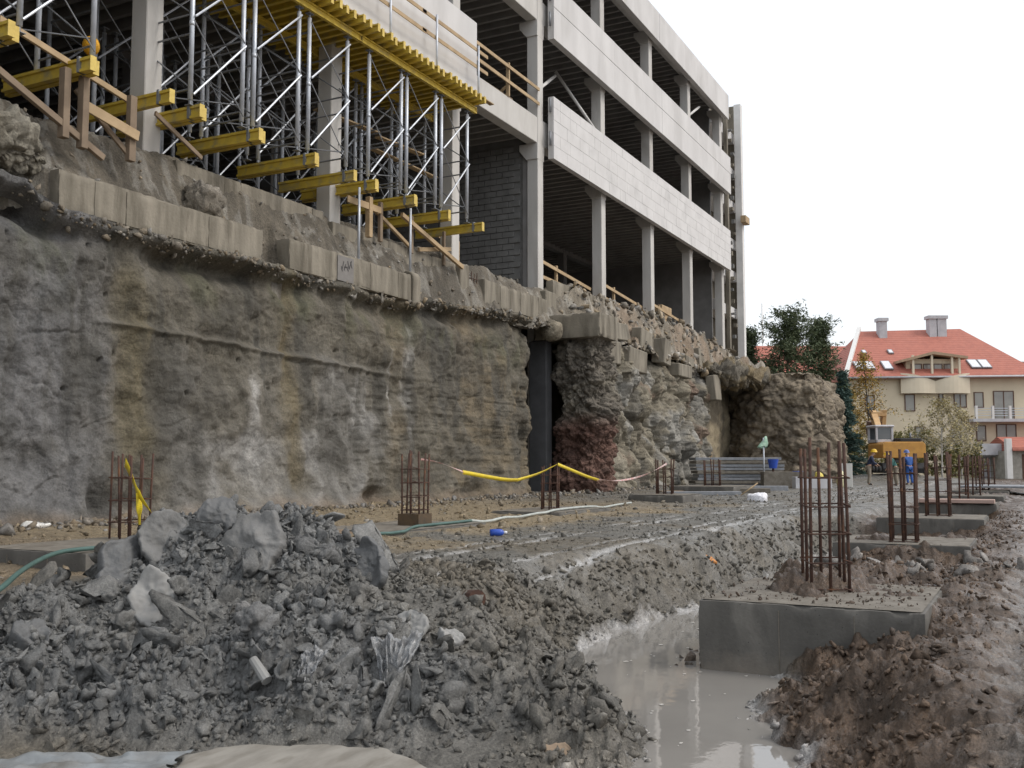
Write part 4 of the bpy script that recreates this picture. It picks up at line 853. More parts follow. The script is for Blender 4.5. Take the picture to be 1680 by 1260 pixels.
def cage(x, y, z, h, w, r, n, label, group, rz=0., ties=5, lean=0.):
    e = empty('rebar_cage', (0, 0, 0), 0, label, 'rebar cage', group); pts = []
    for i in range(n):
        t = i / (n - 1) * 2 - 1
        pts += [(t, -1), (t, 1)]
        if 0 < i < n - 1 and n > 2: pass
    if n == 3: pts = [p for p in pts] + [(-1, 0), (1, 0)]
    for a, b in pts:
        tx, ty = r6.uniform(-.022, .022) + lean, r6.uniform(-.022, .022); hh = h * r6.uniform(.93, 1.01)
        tubeo('bar', [(a * w / 2, b * w / 2, -.05), (a * w / 2 + tx * .5, b * w / 2 + ty * .5, hh * .5), (a * w / 2 + tx * 1.6, b * w / 2 + ty * 1.6, hh)], r, 'rust', e, 7)
    for k in range(ties):
        zz = .03 + (h * .86) * k / (ties - .25); q = w / 2 + r * 1.3; tl = r6.uniform(-.012, .012)
        o = MB().tube([(-q, -q, zz - tl), (q, -q, zz + tl), (q, q, zz + tl), (-q, q, zz - tl)], .007, 6, closed=True).build('tie', 'rust', e)
        tubeo('tie_end', [(-q, -q, zz), (-q - .05, -q + .09, zz + .03)], .006, 'rust', o, 5)
    e.location = (x, y, z); e.rotation_euler = (0, 0, rz); return e
G4, G5 = 'rebar cages of the right-hand row', 'rebar cages of the left-hand row'
cage(9.95, 1.82, .6, 1.44, .35, .0155, 3, 'tall rusty rebar cage on the large pad in the puddle', G4, .42)
cage(16.7, 1.86, .6, 1.42, .36, .022, 3, 'thick dark rebar cage on the second pad of the right row', G4, .02)
cage(22.8, 1.86, .72, 1.35, .44, .022, 3, 'third rebar cage of the right row in front of the orange excavator', G4, .0)
cage(29.3, 1.86, .78, 1.3, .42, .022, 3, 'fourth rebar cage of the right row above the pinkish board', G4, .05)
cage(35.6, 1.86, .80, 1.3, .42, .024, 3, 'fifth rebar cage of the right row', G4, .05)
cage(41.9, 1.86, .82, 1.3, .42, .024, 3, 'sixth rebar cage of the right row', G4, .05)
cage(48.1, 1.86, .70, 1.4, .42, .026, 3, 'farthest rebar cage of the right row by the grey wall', G4, .05)
cage(8.55, 9.55, .85, 1.1, .31, .013, 3, 'thin rusty cage with the knotted yellow tape behind the spoil heap', G5, .1, 4)
c2 = cage(13.95, 9.05, .81, 1.22, .31, .015, 3, 'rusty rebar cage with a dark tarred base on the flat left pad', G5, .1, 5)
cage(19.85, 9.4, .83, .98, .33, .017, 3, 'short rebar cage holding up the yellow tape before the earth pillar', G5, .3, 5)
cage(27.6, 9.45, .95, 1.0, .42, .02, 3, 'rebar cage with the loose white tape end beside the rock face', G5, .2, 4)
cage(37.0, 10.8, 1.0, 1.0, .55, .022, 3, 'distant rebar cage before the stack of grey panels', G5, .2, 4)
tb = MB().box((13.75, 8.85, .80), (14.15, 9.25, 1.0)).build('tarred_base', mat('tar', (.10, .065, .035), (.06, .045, .03), 6, .7, .4)); tag(tb, 'low brown shuttering box around the foot of the left cage', 'box')
# boards on the pads
M['pinkboard'] = mat('pink_board', (.46, .33, .28), (.38, .27, .23), 3, .8)
tag(boxo('board', (28.5, 1.0, .80), (29.0, 2.8, .90), 'pinkboard', None, .01), 'pinkish board lying on the fourth pad of the right row', 'board')
tag(boxo('board', (41.5, -.2, .93), (44.5, 2.6, 1.0), 'galv_dark', None, .01), 'long dark plank across the distant pads', 'plank')
tag(boxo('dark_column_stub', (33.15, 15.85, .3), (33.65, 16.55, 6.34), mat('dark_column_concrete', (.085, .086, .09), (.06, .061, .064), 2, .85, .3, .008, 24), None, .02), 'dark square concrete column standing in the gap below the projecting footing', 'column')

# ------------------------------------------------------------------ hose, tapes, litter
def gpts(pts, lift=.03, n=10):
    """points along a polyline laid on the ground"""
    P = []
    for (x0, y0), (x1, y1) in zip(pts, pts[1:]):
        for k in range(n): t = k / n; P.append((x0 + (x1 - x0) * t, y0 + (y1 - y0) * t))
    P.append(pts[-1]); P = np.array(P); P[1:-1] = (P[:-2] + 2 * P[1:-1] + P[2:]) / 4
    z = ground_parts(P[:, 0], P[:, 1])[0]; z = np.convolve(np.pad(z, 2, 'edge'), np.ones(5) / 5, 'valid'); return [(a, b, c + lift) for (a, b), c in zip(P, z)]
M['hose'] = mat('green_hose', (.07, .13, .115), (.05, .10, .09), 6, .5, .05)
M['hose_pale'] = mat('pale_hose', (.42, .45, .43), (.34, .36, .34), 6, .6, .05)
hp = [(4.6, 6.6, .85), (4.92, 6.81, .88), (5.6, 7.5, .93), (6.49, 8.25, .97), (6.9, 8.38, .97), (7.3, 8.42, .96), (7.9, 8.3, .95)]
def smooth3(p, n=6):
    p = np.array(p, float)
    for _ in range(3): q = np.empty((2 * len(p) - 2, 3)); q[0::2] = .75 * p[:-1] + .25 * p[1:]; q[1::2] = .25 * p[:-1] + .75 * p[1:]; p = np.vstack([p[:1], q, p[-1:]])
    return [tuple(x) for x in p]
tag(tubeo('garden_hose', smooth3(hp), .022, 'hose'), 'green hose draped over the flat pad at the left picture edge', 'hose')
h2 = gpts([(9.6, 7.3), (10.4, 7.75), (11.6, 8.3), (12.6, 8.35)], .05); h2 += [(13.2, 8.6, .84), (13.6, 8.62, .84), (14.4, 8.62, .84), (15.1, 8.65, .84)]
tag(tubeo('garden_hose', smooth3(h2), .024, 'hose'), 'green hose running from the heap to the left cage', 'hose')
h3 = [(15.1, 8.66, .84)] + gpts([(15.6, 8.7), (16.8, 8.75), (18.4, 8.8)], .05) + [(18.9, 8.85, .87), (21.0, 8.9, .87)] + gpts([(21.8, 9.0), (24.5, 9.3)], .05)
tag(tubeo('garden_hose', smooth3(h3), .025, 'hose_pale'), 'pale muddy hose stretching between the two cages', 'hose')
def ribbon(name, pts, w, m, label, twist=0., thick=.002):
    P = np.array(smooth3(pts)); n = len(P); d = np.gradient(P, axis=0); d /= np.linalg.norm(d, axis=1, keepdims=True)
    up = np.tile(np.array([0, 0, 1.]), (n, 1)); a = np.linspace(0, twist, n)[:, None]; side = np.cross(d, up); side /= np.linalg.norm(side, axis=1, keepdims=True) + 1e-9
    u2 = np.cross(side, d); ax = u2 * np.cos(a) + side * np.sin(a); nn = np.cross(d, ax)
    V = np.stack([P - ax * w / 2, P + ax * w / 2, P + ax * w / 2 + nn * thick, P - ax * w / 2 + nn * thick], 1).reshape(-1, 3); f = []
    for i in range(n - 1):
        for k in range(4): f.append((i * 4 + k, i * 4 + (k + 1) % 4, i * 4 + 4 + (k + 1) % 4, i * 4 + 4 + k))
    return tag(mesh_np(name, V, np.array(f), m), label, 'tape')
M['tape'] = mat('yellow_tape', (.72, .55, .02), (.60, .46, .03), 9, .4, .1)
M['tape_white'] = mat('white_red_tape', (.60, .55, .53), (.45, .18, .16), 14, .5, .1)
T0 = (8.55 - .1, 9.45, 1.83)
ribbon('warning_tape', [(8.52, 9.62, 1.82), (8.5, 9.58, 1.80), (8.46, 9.45, 1.68), (8.42, 9.32, 1.52), (8.42, 9.28, 1.46)], .12, 'tape', 'knotted upper fold of yellow tape on the cage behind the heap', .5)
ribbon('warning_tape', [(8.42, 9.28, 1.47), (8.4, 9.18, 1.38), (8.38, 9.02, 1.26)], .10, 'tape', 'right loose tail of the knotted yellow tape', .9)
ribbon('warning_tape', [(8.42, 9.28, 1.47), (8.44, 9.28, 1.32), (8.44, 9.27, 1.10)], .07, 'tape', 'left straight tail of the knotted yellow tape', .4)
ribbon('warning_tape', [(15.75, 9.2, 1.66), (16.5, 9.18, 1.58), (17.3, 9.15, 1.5), (17.85, 9.15, 1.49)], .075, 'tape', 'yellow tape sagging left of the short cage', .6)
ribbon('warning_tape', [(17.8, 9.15, 1.49), (18.8, 9.17, 1.6), (19.75, 9.2, 1.79)], .065, 'tape', 'yellow tape rising to the top of the short cage', 1.0)
ribbon('warning_tape', [(19.78, 9.18, 1.80), (20.6, 9.19, 1.66), (21.4, 9.2, 1.52), (22.1, 9.2, 1.43)], .07, 'tape', 'yellow tape falling right of the short cage', .7)
ribbon('barrier_tape', [(14.2, 9.1, 1.88), (14.9, 9.18, 1.84), (15.8, 9.2, 1.66)], .04, 'tape_white', 'twisted red and white tape tied to the left cage', 3.0)
ribbon('barrier_tape', [(22.0, 9.2, 1.44), (23.6, 9.25, 1.38), (25.6, 9.3, 1.5), (27.5, 9.35, 1.82)], .05, 'tape_white', 'twisted white tape running up to the far left cage', 6.0)
# litter
M['bag'] = mat('white_plastic', (.74, .75, .78), (.62, .63, .67), 9, .4, .5, .02, 12)
def plain(c): return lambda p: np.tile(np.array([[*c, .6]]), (len(p), 1))
def glump(name, x, y, r, c, label, cat, amp=.05, box=.8, lift=0., seed=5, nu=36, nv=20, m='clod', freq=1.2):
    return tag(lump(name, (x, y, ground(x, y) + r[2] * .55 + lift), r, plain(c), m=m, nu=nu, nv=nv, amp=amp, seed=seed, box=box, freq=freq), label, cat)
glump('plastic_bag', 28.9, 7.15, (.24, .28, .15), (.78, .78, .82), 'white plastic bag lying on the wheel tracks', 'bag', .07)
bt = empty('plastic_bottle', (0, 0, 0), 0, 'small blue and white plastic bottle lying on the mud', 'bottle')
M['blue'] = mat('blue_plastic', (.03, .09, .45), (.03, .07, .36), 8, .35, .05)
MB().tube([(0, 0, 0), (.14, 0, 0), (.18, 0, 0), (.2, 0, 0)], [.05, .052, .045, .02], 10).build('body', 'blue', bt, smooth=True); MB().tube([(.2, 0, 0), (.25, 0, 0)], [.022, .02], 8).build('neck', 'bag', bt, smooth=True)
bt.location = (12.95, 7.1, ground(12.95, 7.1) + .06); bt.rotation_euler = (0, 0, -.9)
ob = MB().box((-.14, -.09, -.02), (.14, .09, .02)).build('brick_piece', mat('orange_brick', (.50, .22, .07), (.42, .18, .06), 8, .85, .3), None, .01); ob.location = (14.3, 3.75 + .5, ground(14.3, 4.25) + .05); ob.rotation_euler = (.3, -.2, .6); tag(ob, 'small orange brick fragment on the mud bank', 'brick')
glump('paper_scrap', 10.6, 13.9, (.24, .16, .06), (.66, .65, .62), 'white paper scrap near the wall at the left edge', 'paper', .05)
for i, (p, q) in enumerate((((11.2, 9.5), (12.3, 9.2)), ((11.0, 9.1), (12.0, 8.9)))):
    o = baro('board', (*p, ground(*p) + .05), (*q, ground(*q) + .05), .12, .03, 'wood_old'); tag(o, ('rear', 'front')[i] + ' of two thin brown boards on the sandy ground behind the heap', 'board', 'brown boards on the sand')

# ------------------------------------------------------------------ slabs of clay and concrete on the spoil heap
M['clay'] = mat('clay_slab', (.175, .174, .17), (.125, .124, .12), 5, .7, .8, .02, 16, c3=(.12, .118, .112), s3=3, lo3=.55, hi3=.7)
M['clay_dark'] = mat('dark_clay', (.115, .117, .118), (.08, .082, .083), 5, .6, .8, .02, 16)
M['pale_slab'] = mat('pale_concrete_slab', (.27, .267, .258), (.21, .207, .198), 4, .8, .35, .01, 26)
def slab(u_pos, outline, th, rot, m, label, name='clay_slab', lift=.06, ro=1.):
    """flat broken slab: irregular outline, worn rim, rough faces"""
    o_ = np.array(outline) * .82; c = o_.mean(0); ang = np.arctan2(*(o_ - c).T[::-1]); rad = np.hypot(*(o_ - c).T); k = np.argsort(ang); ang, rad = ang[k], rad[k]
    nu = 64; U = np.linspace(-math.pi, math.pi, nu, endpoint=False); R_ = np.interp(U, ang, rad, period=2 * math.pi); s0 = len(label) * 7.3
    R_ = R_ * (1 + .10 * vn(np.cos(U) * 3 + lift * 50, np.sin(U) * 3 + th * 90, seed=len(label)) + .05 * vn(np.cos(U) * 11, np.sin(U) * 11 + s0, seed=3))
    pr = [(r_, -1) for r_ in np.linspace(0, .93, 14)] + [(.975, -.8), (1., -.4), (1., .4), (.975, .8)] + [(r_, 1) for r_ in np.linspace(.93, 0, 14)]; nv = len(pr); cr = np.array([p_[0] for p_ in pr]); sz = np.array([p_[1] for p_ in pr])
    X = c[0] + np.cos(U)[:, None] * R_[:, None] * cr; Y = c[1] + np.sin(U)[:, None] * R_[:, None] * cr; Z = th / 2 * sz[None] + 0 * X; SG = np.sign(Z).ravel()
    X, Y, Z = X.ravel(), Y.ravel(), Z.ravel()
    Z = Z + SG * ro * (.030 * fbm(X * 7 + s0, Y * 7, SG * 3., 4, 7) + .010 * fbm(X * 30 + s0, Y * 30, SG * 3., 3, 8)) + ro * .05 * fbm(X * 3 + s0, Y * 3, o=2, seed=9)
    i = np.arange(nu * nv).reshape(nu, nv); j = np.roll(i, -1, 0); f = np.stack([i[:, :-1], j[:, :-1], j[:, 1:], i[:, 1:]], -1).reshape(-1, 4)
    o = mesh_np(name, np.stack([X, Y, Z], -1), f, m); o.rotation_euler = rot; o.location = (u_pos[0], u_pos[1], ground(u_pos[0], u_pos[1]) + lift - .03 if len(u_pos) == 2 else u_pos[2]); return tag(o, label, 'slab', 'slabs on the spoil heap')
def ell(a, b, n=9, j=.16, seed=1):
    r = random.Random(seed); return [(a * math.cos(2 * math.pi * k / n) * r.uniform(1 - j, 1 + j), b * math.sin(2 * math.pi * k / n) * r.uniform(1 - j, 1 + j)) for k in range(n)]

def facing(th, roll=0., dz=0.): return (th, roll, RZ0 + dz)
RZ0 = A - math.pi / 2
slab((5.72, 6.10), ell(.21, .31, 10, .12, 1), .07, facing(.95, -.15, .35), 'pale_slab', 'pale rounded concrete plate stuck on the left flank of the spoil heap', lift=.04)
slab((5.88, 6.62), [(-.16, -.38), (.2, -.3), (.26, .1), (.16, .42), (-.1, .3), (-.22, -.05)], .09, facing(1.0, .25, .75), 'clay_dark', 'long dark clay slab leaning on the upper left of the heap', lift=.06)
slab((6.2, 6.50), [(-.15, -.26), (.14, -.28), (.2, .1), (.08, .33), (-.16, .24)], .10, facing(1.1, .1, .3), 'clay', 'upright grey clay slab next to the dark leaning slab', lift=.06)
slab((6.62, 6.32), [(-.13, -.2), (.12, -.2), (.17, .08), (.02, .24), (-.15, .12)], .08, facing(1.15, .2, .2), 'clay_dark', 'small dark slab near the top of the heap', lift=.06)
slab((6.5, 5.78), [(-.20, -.36), (.14, -.38), (.2, -.1), (.2, .34), (.0, .42), (-.2, .3)], .16, facing(1.2, -.05, -.1), 'clay', 'tall crumbly clay slab at the crest of the heap', lift=.06)
slab((7.22, 5.18), [(-.10, -.30), (.12, -.26), (.16, .1), (.06, .3), (-.12, .22)], .09, facing(1.15, -.35, -.55), 'clay_dark', 'narrow dark slab standing at the right shoulder of the heap', lift=.08)
slab((6.42, 4.20), ell(.2, .16, 9, .15, 4), .05, facing(.75, .1, -.4), 'pale_slab', 'bluish flat plate lower down the right flank of the heap', lift=.03)
slab((4.92, 6.48), [(-.12, -.11), (.13, -.12), (.15, .1), (-.1, .13)], .16, facing(.5, .2, .4), 'clay_dark', 'dark square clod at the left edge of the heap', lift=.04)
slab((6.58, 3.96), [(-.09, -.07), (.1, -.08), (.1, .08), (-.08, .09)], .11, facing(.4, .3, .1), 'pale_slab', 'small pale stone block on the right flank of the heap', lift=.03)
slab((5.72, 2.62), [(-.14, -.08), (.15, -.09), (.13, .09), (-.12, .08)], .08, facing(.3, .2, -.5), 'wood_old', 'brown brick-like block near the puddle at the bottom', lift=.03)
for i, (x, y, r, c, lb) in enumerate(((6.9, 5.52, (.12, .24, .11), (.15, .15, .148), 'rounded dark clay roll right of the crest of the heap'), (5.57, 4.97, (.13, .10, .10), (.17, .17, .168), 'smooth grey stone in the middle of the heap'), (6.0, 5.35, (.14, .1, .09), (.19, .186, .18), 'blunt grey clay lump below the pale plate'), (6.75, 4.85, (.14, .1, .09), (.14, .135, .125), 'dark clay lump above the bluish plate'), (6.35, 3.55, (.14, .1, .09), (.15, .14, .125), 'dark wet lump near the foot of the heap'))):
    tag(lump('clay_lump', (x, y, ground(x, y) + .05), r, soilcol(c, tuple(q * .75 for q in c), 400 + i), m='clod', nu=60, nv=36, amp=.13, seed=410 + i, box=.75), lb, 'clay lump', 'clay lumps on the spoil heap')
z = ground(5.35, 4.6); tag(MB().tube([(5.30, 4.72, z + .10), (5.26, 4.56, z - .02)], [.03, .038], 10).build('concrete_core', 'pale_slab', None, smooth=False), 'short pale cylindrical stub lying on the heap', 'stub')
z = ground(7.42, 4.2); tag(MB().tube([(7.55, 4.35, z + .02), (7.35, 4.15, z + .05)], [.07, .075], 12, cap=True).build('pipe_end', 'rust', None), 'dark pipe end poking out of the mud by the tracks', 'pipe')
# crumpled plastic sheets
def plastic_mat():
    m, t, b = _nodes('clear_plastic'); p = _pos(t); n = _noise(t, p, 9, 4); c = _mix(t, _ramp(t, n.outputs[0], .35, .65), (.34, .35, .36), (.22, .22, .222)); t.links.new(c, b.inputs['Base Color']); b.inputs['Roughness'].default_value = .25
    t.links.new(_ramp(t, n.outputs[0], .2, .62), b.inputs['Alpha']); b.inputs['Alpha'].links[0].from_node.inputs['To Min'].default_value = .2; b.inputs['Alpha'].links[0].from_node.inputs['To Max'].default_value = .7; return m
M['plastic'] = plastic_mat(); M['plastic_blue'] = mat('muddy_blue_sheet', (.23, .25, .265), (.18, .185, .185), 4, .35, .4, .02, 14, c3=(.15, .142, .128), s3=2.6, lo3=.46, hi3=.62)
def crumple(name, loc, sx, sy, th, dz, m, label, amp, seed, fan=0., n=46):
    U, V_ = np.meshgrid(np.linspace(-1, 1, n), np.linspace(-1, 1, n), indexing='ij'); U = U.ravel(); V_ = V_.ravel()
    w = 1 - fan * .5 * (1 - V_); edge = 1 + .14 * fbm(U * 2 + 5, V_ * 2, o=3, seed=seed + 1)
    X = U * sx * w * edge; Y = V_ * sy * edge; Z = amp * (ridge(U * (4 if fan else 2.2) + .4 * V_, V_ * (.7 if fan else 2.2), o=3, seed=seed) + .5 * fbm(U * 3, V_ * 3, o=3, seed=seed + 2))
    Rm = np.array(Euler(facing(th, 0, dz)).to_matrix()); P = np.stack([X, Y, Z], -1) @ Rm.T + np.array(loc)
    if th < .2: P[:, 2] = np.maximum(P[:, 2], ground_parts(P[:, 0], P[:, 1])[0] + .012 + .5 * amp + Z * .5)
    top = P; bot = P - np.array(Rm[:, 2]) * .003; f = grid_faces(n, n); f2 = grid_faces(n, n, True) + len(P)
    return tag(mesh_np(name, np.concatenate([top, bot]), np.concatenate([f, f2]), m), label, 'plastic sheet')
crumple('plastic_sheet', (5.88, 3.98, ground(5.88, 3.98) + .07), .18, .21, .85, -.1, 'plastic', 'crumpled clear plastic fanning out on the lower right of the heap', .07, 501, .7)
crumple('plastic_sheet', (5.42, 4.33, ground(5.42, 4.33) + .02), .09, .13, .7, -.3, 'plastic', 'small scrap of clear plastic on the lower middle of the heap', .05, 503, .5)
crumple('plastic_sheet', (4.02, 4.98, .07), .62, .24, .05, .05, 'plastic_blue', 'bluish crumpled plastic sheet at the bottom left corner', .03, 505)
bd = slab((4.78, 3.92, .075), [(-.75, -.35), (-.3, -.42), (.4, -.44), (.92, -.38), (.86, -.05), (.7, .14), (.35, .2), (-.1, .25), (-.55, .22), (-.82, .05)], .05, (.02, .0, RZ0), mat('pale_board', (.265, .25, .222), (.20, .186, .162), 3, .8, .3, .006, 26, stretch=(1, 3, 1), c3=(.17, .155, .13), s3=2, lo3=.5, hi3=.65), 'pale muddy board lying at the bottom of the picture', 'muddy_board', ro=.12); bd['group'] = ''; del bd['group']; bd['category'] = 'board'

# ------------------------------------------------------------------ background: houses, walls, trees, excavator, workers
RZ = A - math.pi / 2                                    # local x = picture right, local y = away from the camera
def station(u, d):
    """ground position d metres ahead at the bearing of column u of the survey sketch"""
    r = (u - 840) / 1650 * d; return (d * CA + r * SA, d * SA - r * CA)
M['render_cream'] = mat('cream_render', (.66, .575, .43), (.60, .52, .385), .8, .9, .1, .004, 14)
M['render_pale'] = mat('pale_render', (.70, .62, .48), (.64, .56, .43), .8, .9, .1, .004, 14)
M['frame_brown'] = mat('brown_frame', (.13, .065, .04), (.10, .05, .032), 4, .6, .05)
M['glass'] = mat('window_glass', (.10, .11, .12), (.07, .08, .09), 1, .08, 0, spec=.8)
M['curtain'] = mat('curtained_glass', (.30, .29, .26), (.24, .23, .21), 1, .15, 0, spec=.7)
M['chim'] = mat('chimney_render', (.50, .50, .52), (.42, .42, .44), 2, .9)
M['stone'] = mat('stone_wall', (.36, .34, .30), (.26, .245, .215), 3, .95, .6, .03, 6)
def roof_mat():
    m, t, b = _nodes('red_tiles'); p = _pos(t); w = t.nodes.new('ShaderNodeTexWave'); w.wave_type = 'BANDS'; w.bands_direction = 'Z'; w.inputs['Scale'].default_value = 1.5; w.inputs['Distortion'].default_value = .3; t.links.new(p, w.inputs['Vector'])
    c = _mix(t, _ramp(t, _noise(t, p, 2.2, 5).outputs[0], .35, .65), (.40, .135, .095), (.33, .11, .08)); c = _mix(t, _ramp(t, _noise(t, p, 14, 3).outputs[0], .5, .75), c, (.42, .16, .11))
    t.links.new(c, b.inputs['Base Color']); b.inputs['Roughness'].default_value = .75; _bump(t, b, w.outputs[0], .6, .05); return m
M['tiles'] = roof_mat()
K = 88 / 1650
def HX(u): return (u - 1540) * K
def HZ(v): return (762 - v) * K + 1.2
hs_ = empty('apartment_house', (0, 0, 0), 0, 'cream apartment house with a big red hipped roof and a balcony dormer', 'house')
wl = boxo('wall', (HX(1400), 0, 0), (HX(1592), 10, HZ(618)), 'render_cream', hs_)
boxo('wall', (HX(1592), .35, 0), (HX(1720), 10, HZ(612)), 'render_cream', hs_)
def window(u0, u1, v0, v1, y, parent, pane='curtain', mull=1, name='window', fr='frame_brown', th=.07):
    x0, x1, z0, z1 = HX(u0), HX(u1), HZ(v1), HZ(v0); mb = MB()
    for a, b in (((x0, z0), (x0 + th, z1)), ((x1 - th, z0), (x1, z1))): mb.box((a[0], y - .08, a[1]), (b[0], y - .002, b[1]))
    mb.box((x0 + th, y - .08, z0), (x1 - th, y - .002, z0 + th)).box((x0 + th, y - .08, z1 - th), (x1 - th, y - .002, z1))
    for k in range(1, mull + 1): xm = x0 + (x1 - x0) * k / (mull + 1); mb.box((xm - th / 2, y - .075, z0 + th), (xm + th / 2, y - .002, z1 - th))
    o = mb.build(name, fr, parent); boxo('pane', (x0 + th * .6, y - .035, z0 + th * .6), (x1 - th * .6, y - .004, z1 - th * .6), pane, o); return o
for a in ((1485, 1502, 647, 675, 0, 0), (1541, 1549, 644, 668, 0, 0), (1566, 1587, 643, 669, 0, 1), (1602, 1618, 643, 669, .35, 0), (1420, 1436, 648, 676, 0, 0)): window(a[0], a[1], a[2], a[3], a[4], hs_, mull=a[5])
window(1634, 1668, 641, 689, .35, hs_, mull=1, name='balcony_door'); window(1604, 1620, 698, 724, .35, hs_, mull=0); window(1637, 1670, 696, 723, .35, hs_, mull=1); window(1560, 1576, 700, 724, 0, hs_, mull=0); window(1500, 1516, 700, 724, 0, hs_, mull=0)
# roof as a real solid: front slope, hips, back
ez, rz_ = HZ(619), 14.3 - .6
R0, R1, R2, R3 = (HX(1388), -.7, ez), (HX(1712), -.45, ez + .25), (4.95, 6.2, rz_ + .25), (-4.5, 6.2, rz_)
mb = MB(); mb.add([R0, R1, R2, R3, (HX(1388) + .3, 13, ez), (HX(1712), 13, ez + .25), (R0[0], R0[1], ez - .22), (R1[0], R1[1], ez + .03), (HX(1388) + .3, 13, ez - .22), (HX(1712), 13, ez + .03)],
        [(0, 1, 2, 3), (1, 5, 2), (5, 4, 3, 2), (4, 0, 3), (6, 7, 1, 0), (7, 9, 5, 1), (9, 8, 4, 5), (8, 6, 0, 4), (9, 7, 6, 8)])
rf = mb.build('roof', 'tiles', hs_)
def on_roof(x, t, out=.0):
    """point on the front slope: x across, t from eave to ridge"""
    y = R0[1] + (R3[1] - R0[1]) * t; z = ez + .12 + (rz_ + .0 - ez) * t; return (x, y - out * .55, z + out * .8)
tubeo('gutter', [(HX(1390), -.78, ez - .12), (HX(1710), -.53, ez + .1)], .09, 'chim', hs_)
for u, t in ((1412, 0),):
    pts = [(HX(1388) - .1 + (R3[0] - HX(1388)) * t - .05, R0[1] + (R3[1] - R0[1]) * t, ez + (rz_ - ez) * t) for t in np.linspace(-.02, 1.06, 13)]
    for k, (p, q) in enumerate(zip(pts, pts[1:])): baro('verge_stone', p, q, .35, .45, 'white_paint', rf)
for (u, w, v0, v1) in ((1457, 13, 520, 549), (1540, 12, 516, 547), (1555, 15, 516, 540)):
    x = (u - 840) / 1650 * 92.5 - 37.33; z1 = (762 - v0) * 92.5 / 1650 + 1.2; ch = boxo('chimney', (x - w * .028, 5.0, rz_ - 1.8), (x + w * .028, 5.8, z1), 'chim', rf); boxo('chimney_cap', (x - w * .028 - .12, 4.88, z1 - .25), (x + w * .028 + .12, 5.92, z1 + .05), 'chim', ch)
def skylight(u, w, t, h, n):
    for k in range(n):
        x = HX(u) + (k - (n - 1) / 2) * (w + .06); p, q = Vector(on_roof(x, t, .06)), Vector(on_roof(x, t + h, .06))
        o = baro('skylight', p, q, w, .12, 'galv_dark', rf, 0, (0, -.63, .78)); d = (q - p).normalized(); off = Vector((0, -.63, .78)) * .07
        baro('pane', p + d * .08 + off, q - d * .08 + off, w - .14, .02, 'bag', o, 0, (0, -.63, .78))
skylight(1424, .82, .11, .16, 2); skylight(1462, .80, .11, .17, 1); skylight(1438, .4, .45, .07, 1); skylight(1483, .45, .45, .08, 1); skylight(1617, .88, .14, .17, 2)
# dormer with loggia
dm = boxo('dormer_wall', (HX(1492), .35, HZ(622)), (HX(1578), 6, HZ(588)), 'render_cream', hs_)
for a, b in ((1500, 1518), (1520, 1534), (1537, 1552), (1554, 1568)): window(a, b, 596, 618, .35, hs_, mull=0)
ap, el, er = (HX(1532), HZ(577)), (HX(1478), HZ(591)), (HX(1588), HZ(585))
MB().prism([el, ap, er, (er[0], er[1] - .22), (ap[0], ap[1] - .25), (el[0], el[1] - .22)], -.5, 5.2, 'y').build('dormer_roof', mat('dormer_boards', (.42, .30, .2), (.34, .24, .16), 2, .8), hs_)
for u in (1499, 1530, 1563, 1575): boxo('dormer_post', (HX(u) - .09, -.35, HZ(616)), (HX(u) + .09, -.17, HZ(583)), 'render_pale', hs_)
# curved balcony front: two wings dipping to the middle
for s in (0, 1):
    xs_ = np.linspace(HX(1477), HX(1533), 9) if s == 0 else np.linspace(HX(1533), HX(1590), 9); mb = MB()
    top = [HZ(613) - (HZ(613) - HZ(626)) * (t if s == 0 else 1 - t) ** 1.6 for t in np.linspace(0, 1, 9)]; dep = [-.45 - .3 * math.sin(math.pi * t) for t in np.linspace(0, 1, 9)]
    vs = []; n = 9
    for x, z, d in zip(xs_, top, dep): vs += [(x, d, HZ(646)), (x, d, z), (x, d + .18, z), (x, d + .18, HZ(646))]
    fs = [(i * 4 + a, i * 4 + (a + 1) % 4, i * 4 + 4 + (a + 1) % 4, i * 4 + 4 + a) for i in range(n - 1) for a in range(4)] + [(3, 2, 1, 0), (32, 33, 34, 35)]
    mb.add(vs, fs).build('balcony_front', 'render_pale', hs_)
boxo('balcony_floor', (HX(1477), -.1, HZ(647)), (HX(1590), 1.2, HZ(645)), 'render_pale', hs_)
# long balcony on the right
bs = boxo('balcony_slab', (HX(1588), -1.1, HZ(693)), (HX(1720), .34, HZ(688)), 'chim', hs_)
for u in (1594, 1621, 1649, 1677): boxo('railing_post', (HX(u) - .1, -1.05, HZ(688)), (HX(u) + .1, -.85, HZ(667)), 'white_paint', hs_)
for v in (671, 675, 679, 683): baro('railing_bar', (HX(1594), -.95, HZ(v)), (HX(1720), -.95, HZ(v)), .04, .05, 'galv', hs_)
boxo('terrace_parapet', (HX(1578), -2.6, HZ(747)), (HX(1646), -2.3, HZ(729)), 'chim', hs_); boxo('terrace_slab', (HX(1578), -2.3, HZ(749)), (HX(1720), .3, HZ(744)), 'chim', hs_)
boxo('basement_wall', (HX(1600), -1.2, 0), (HX(1650), -1.0, HZ(749)), 'chim', hs_)
hs_.location = (*station(1540, 88), .6); hs_.rotation_euler = (0, 0, RZ)
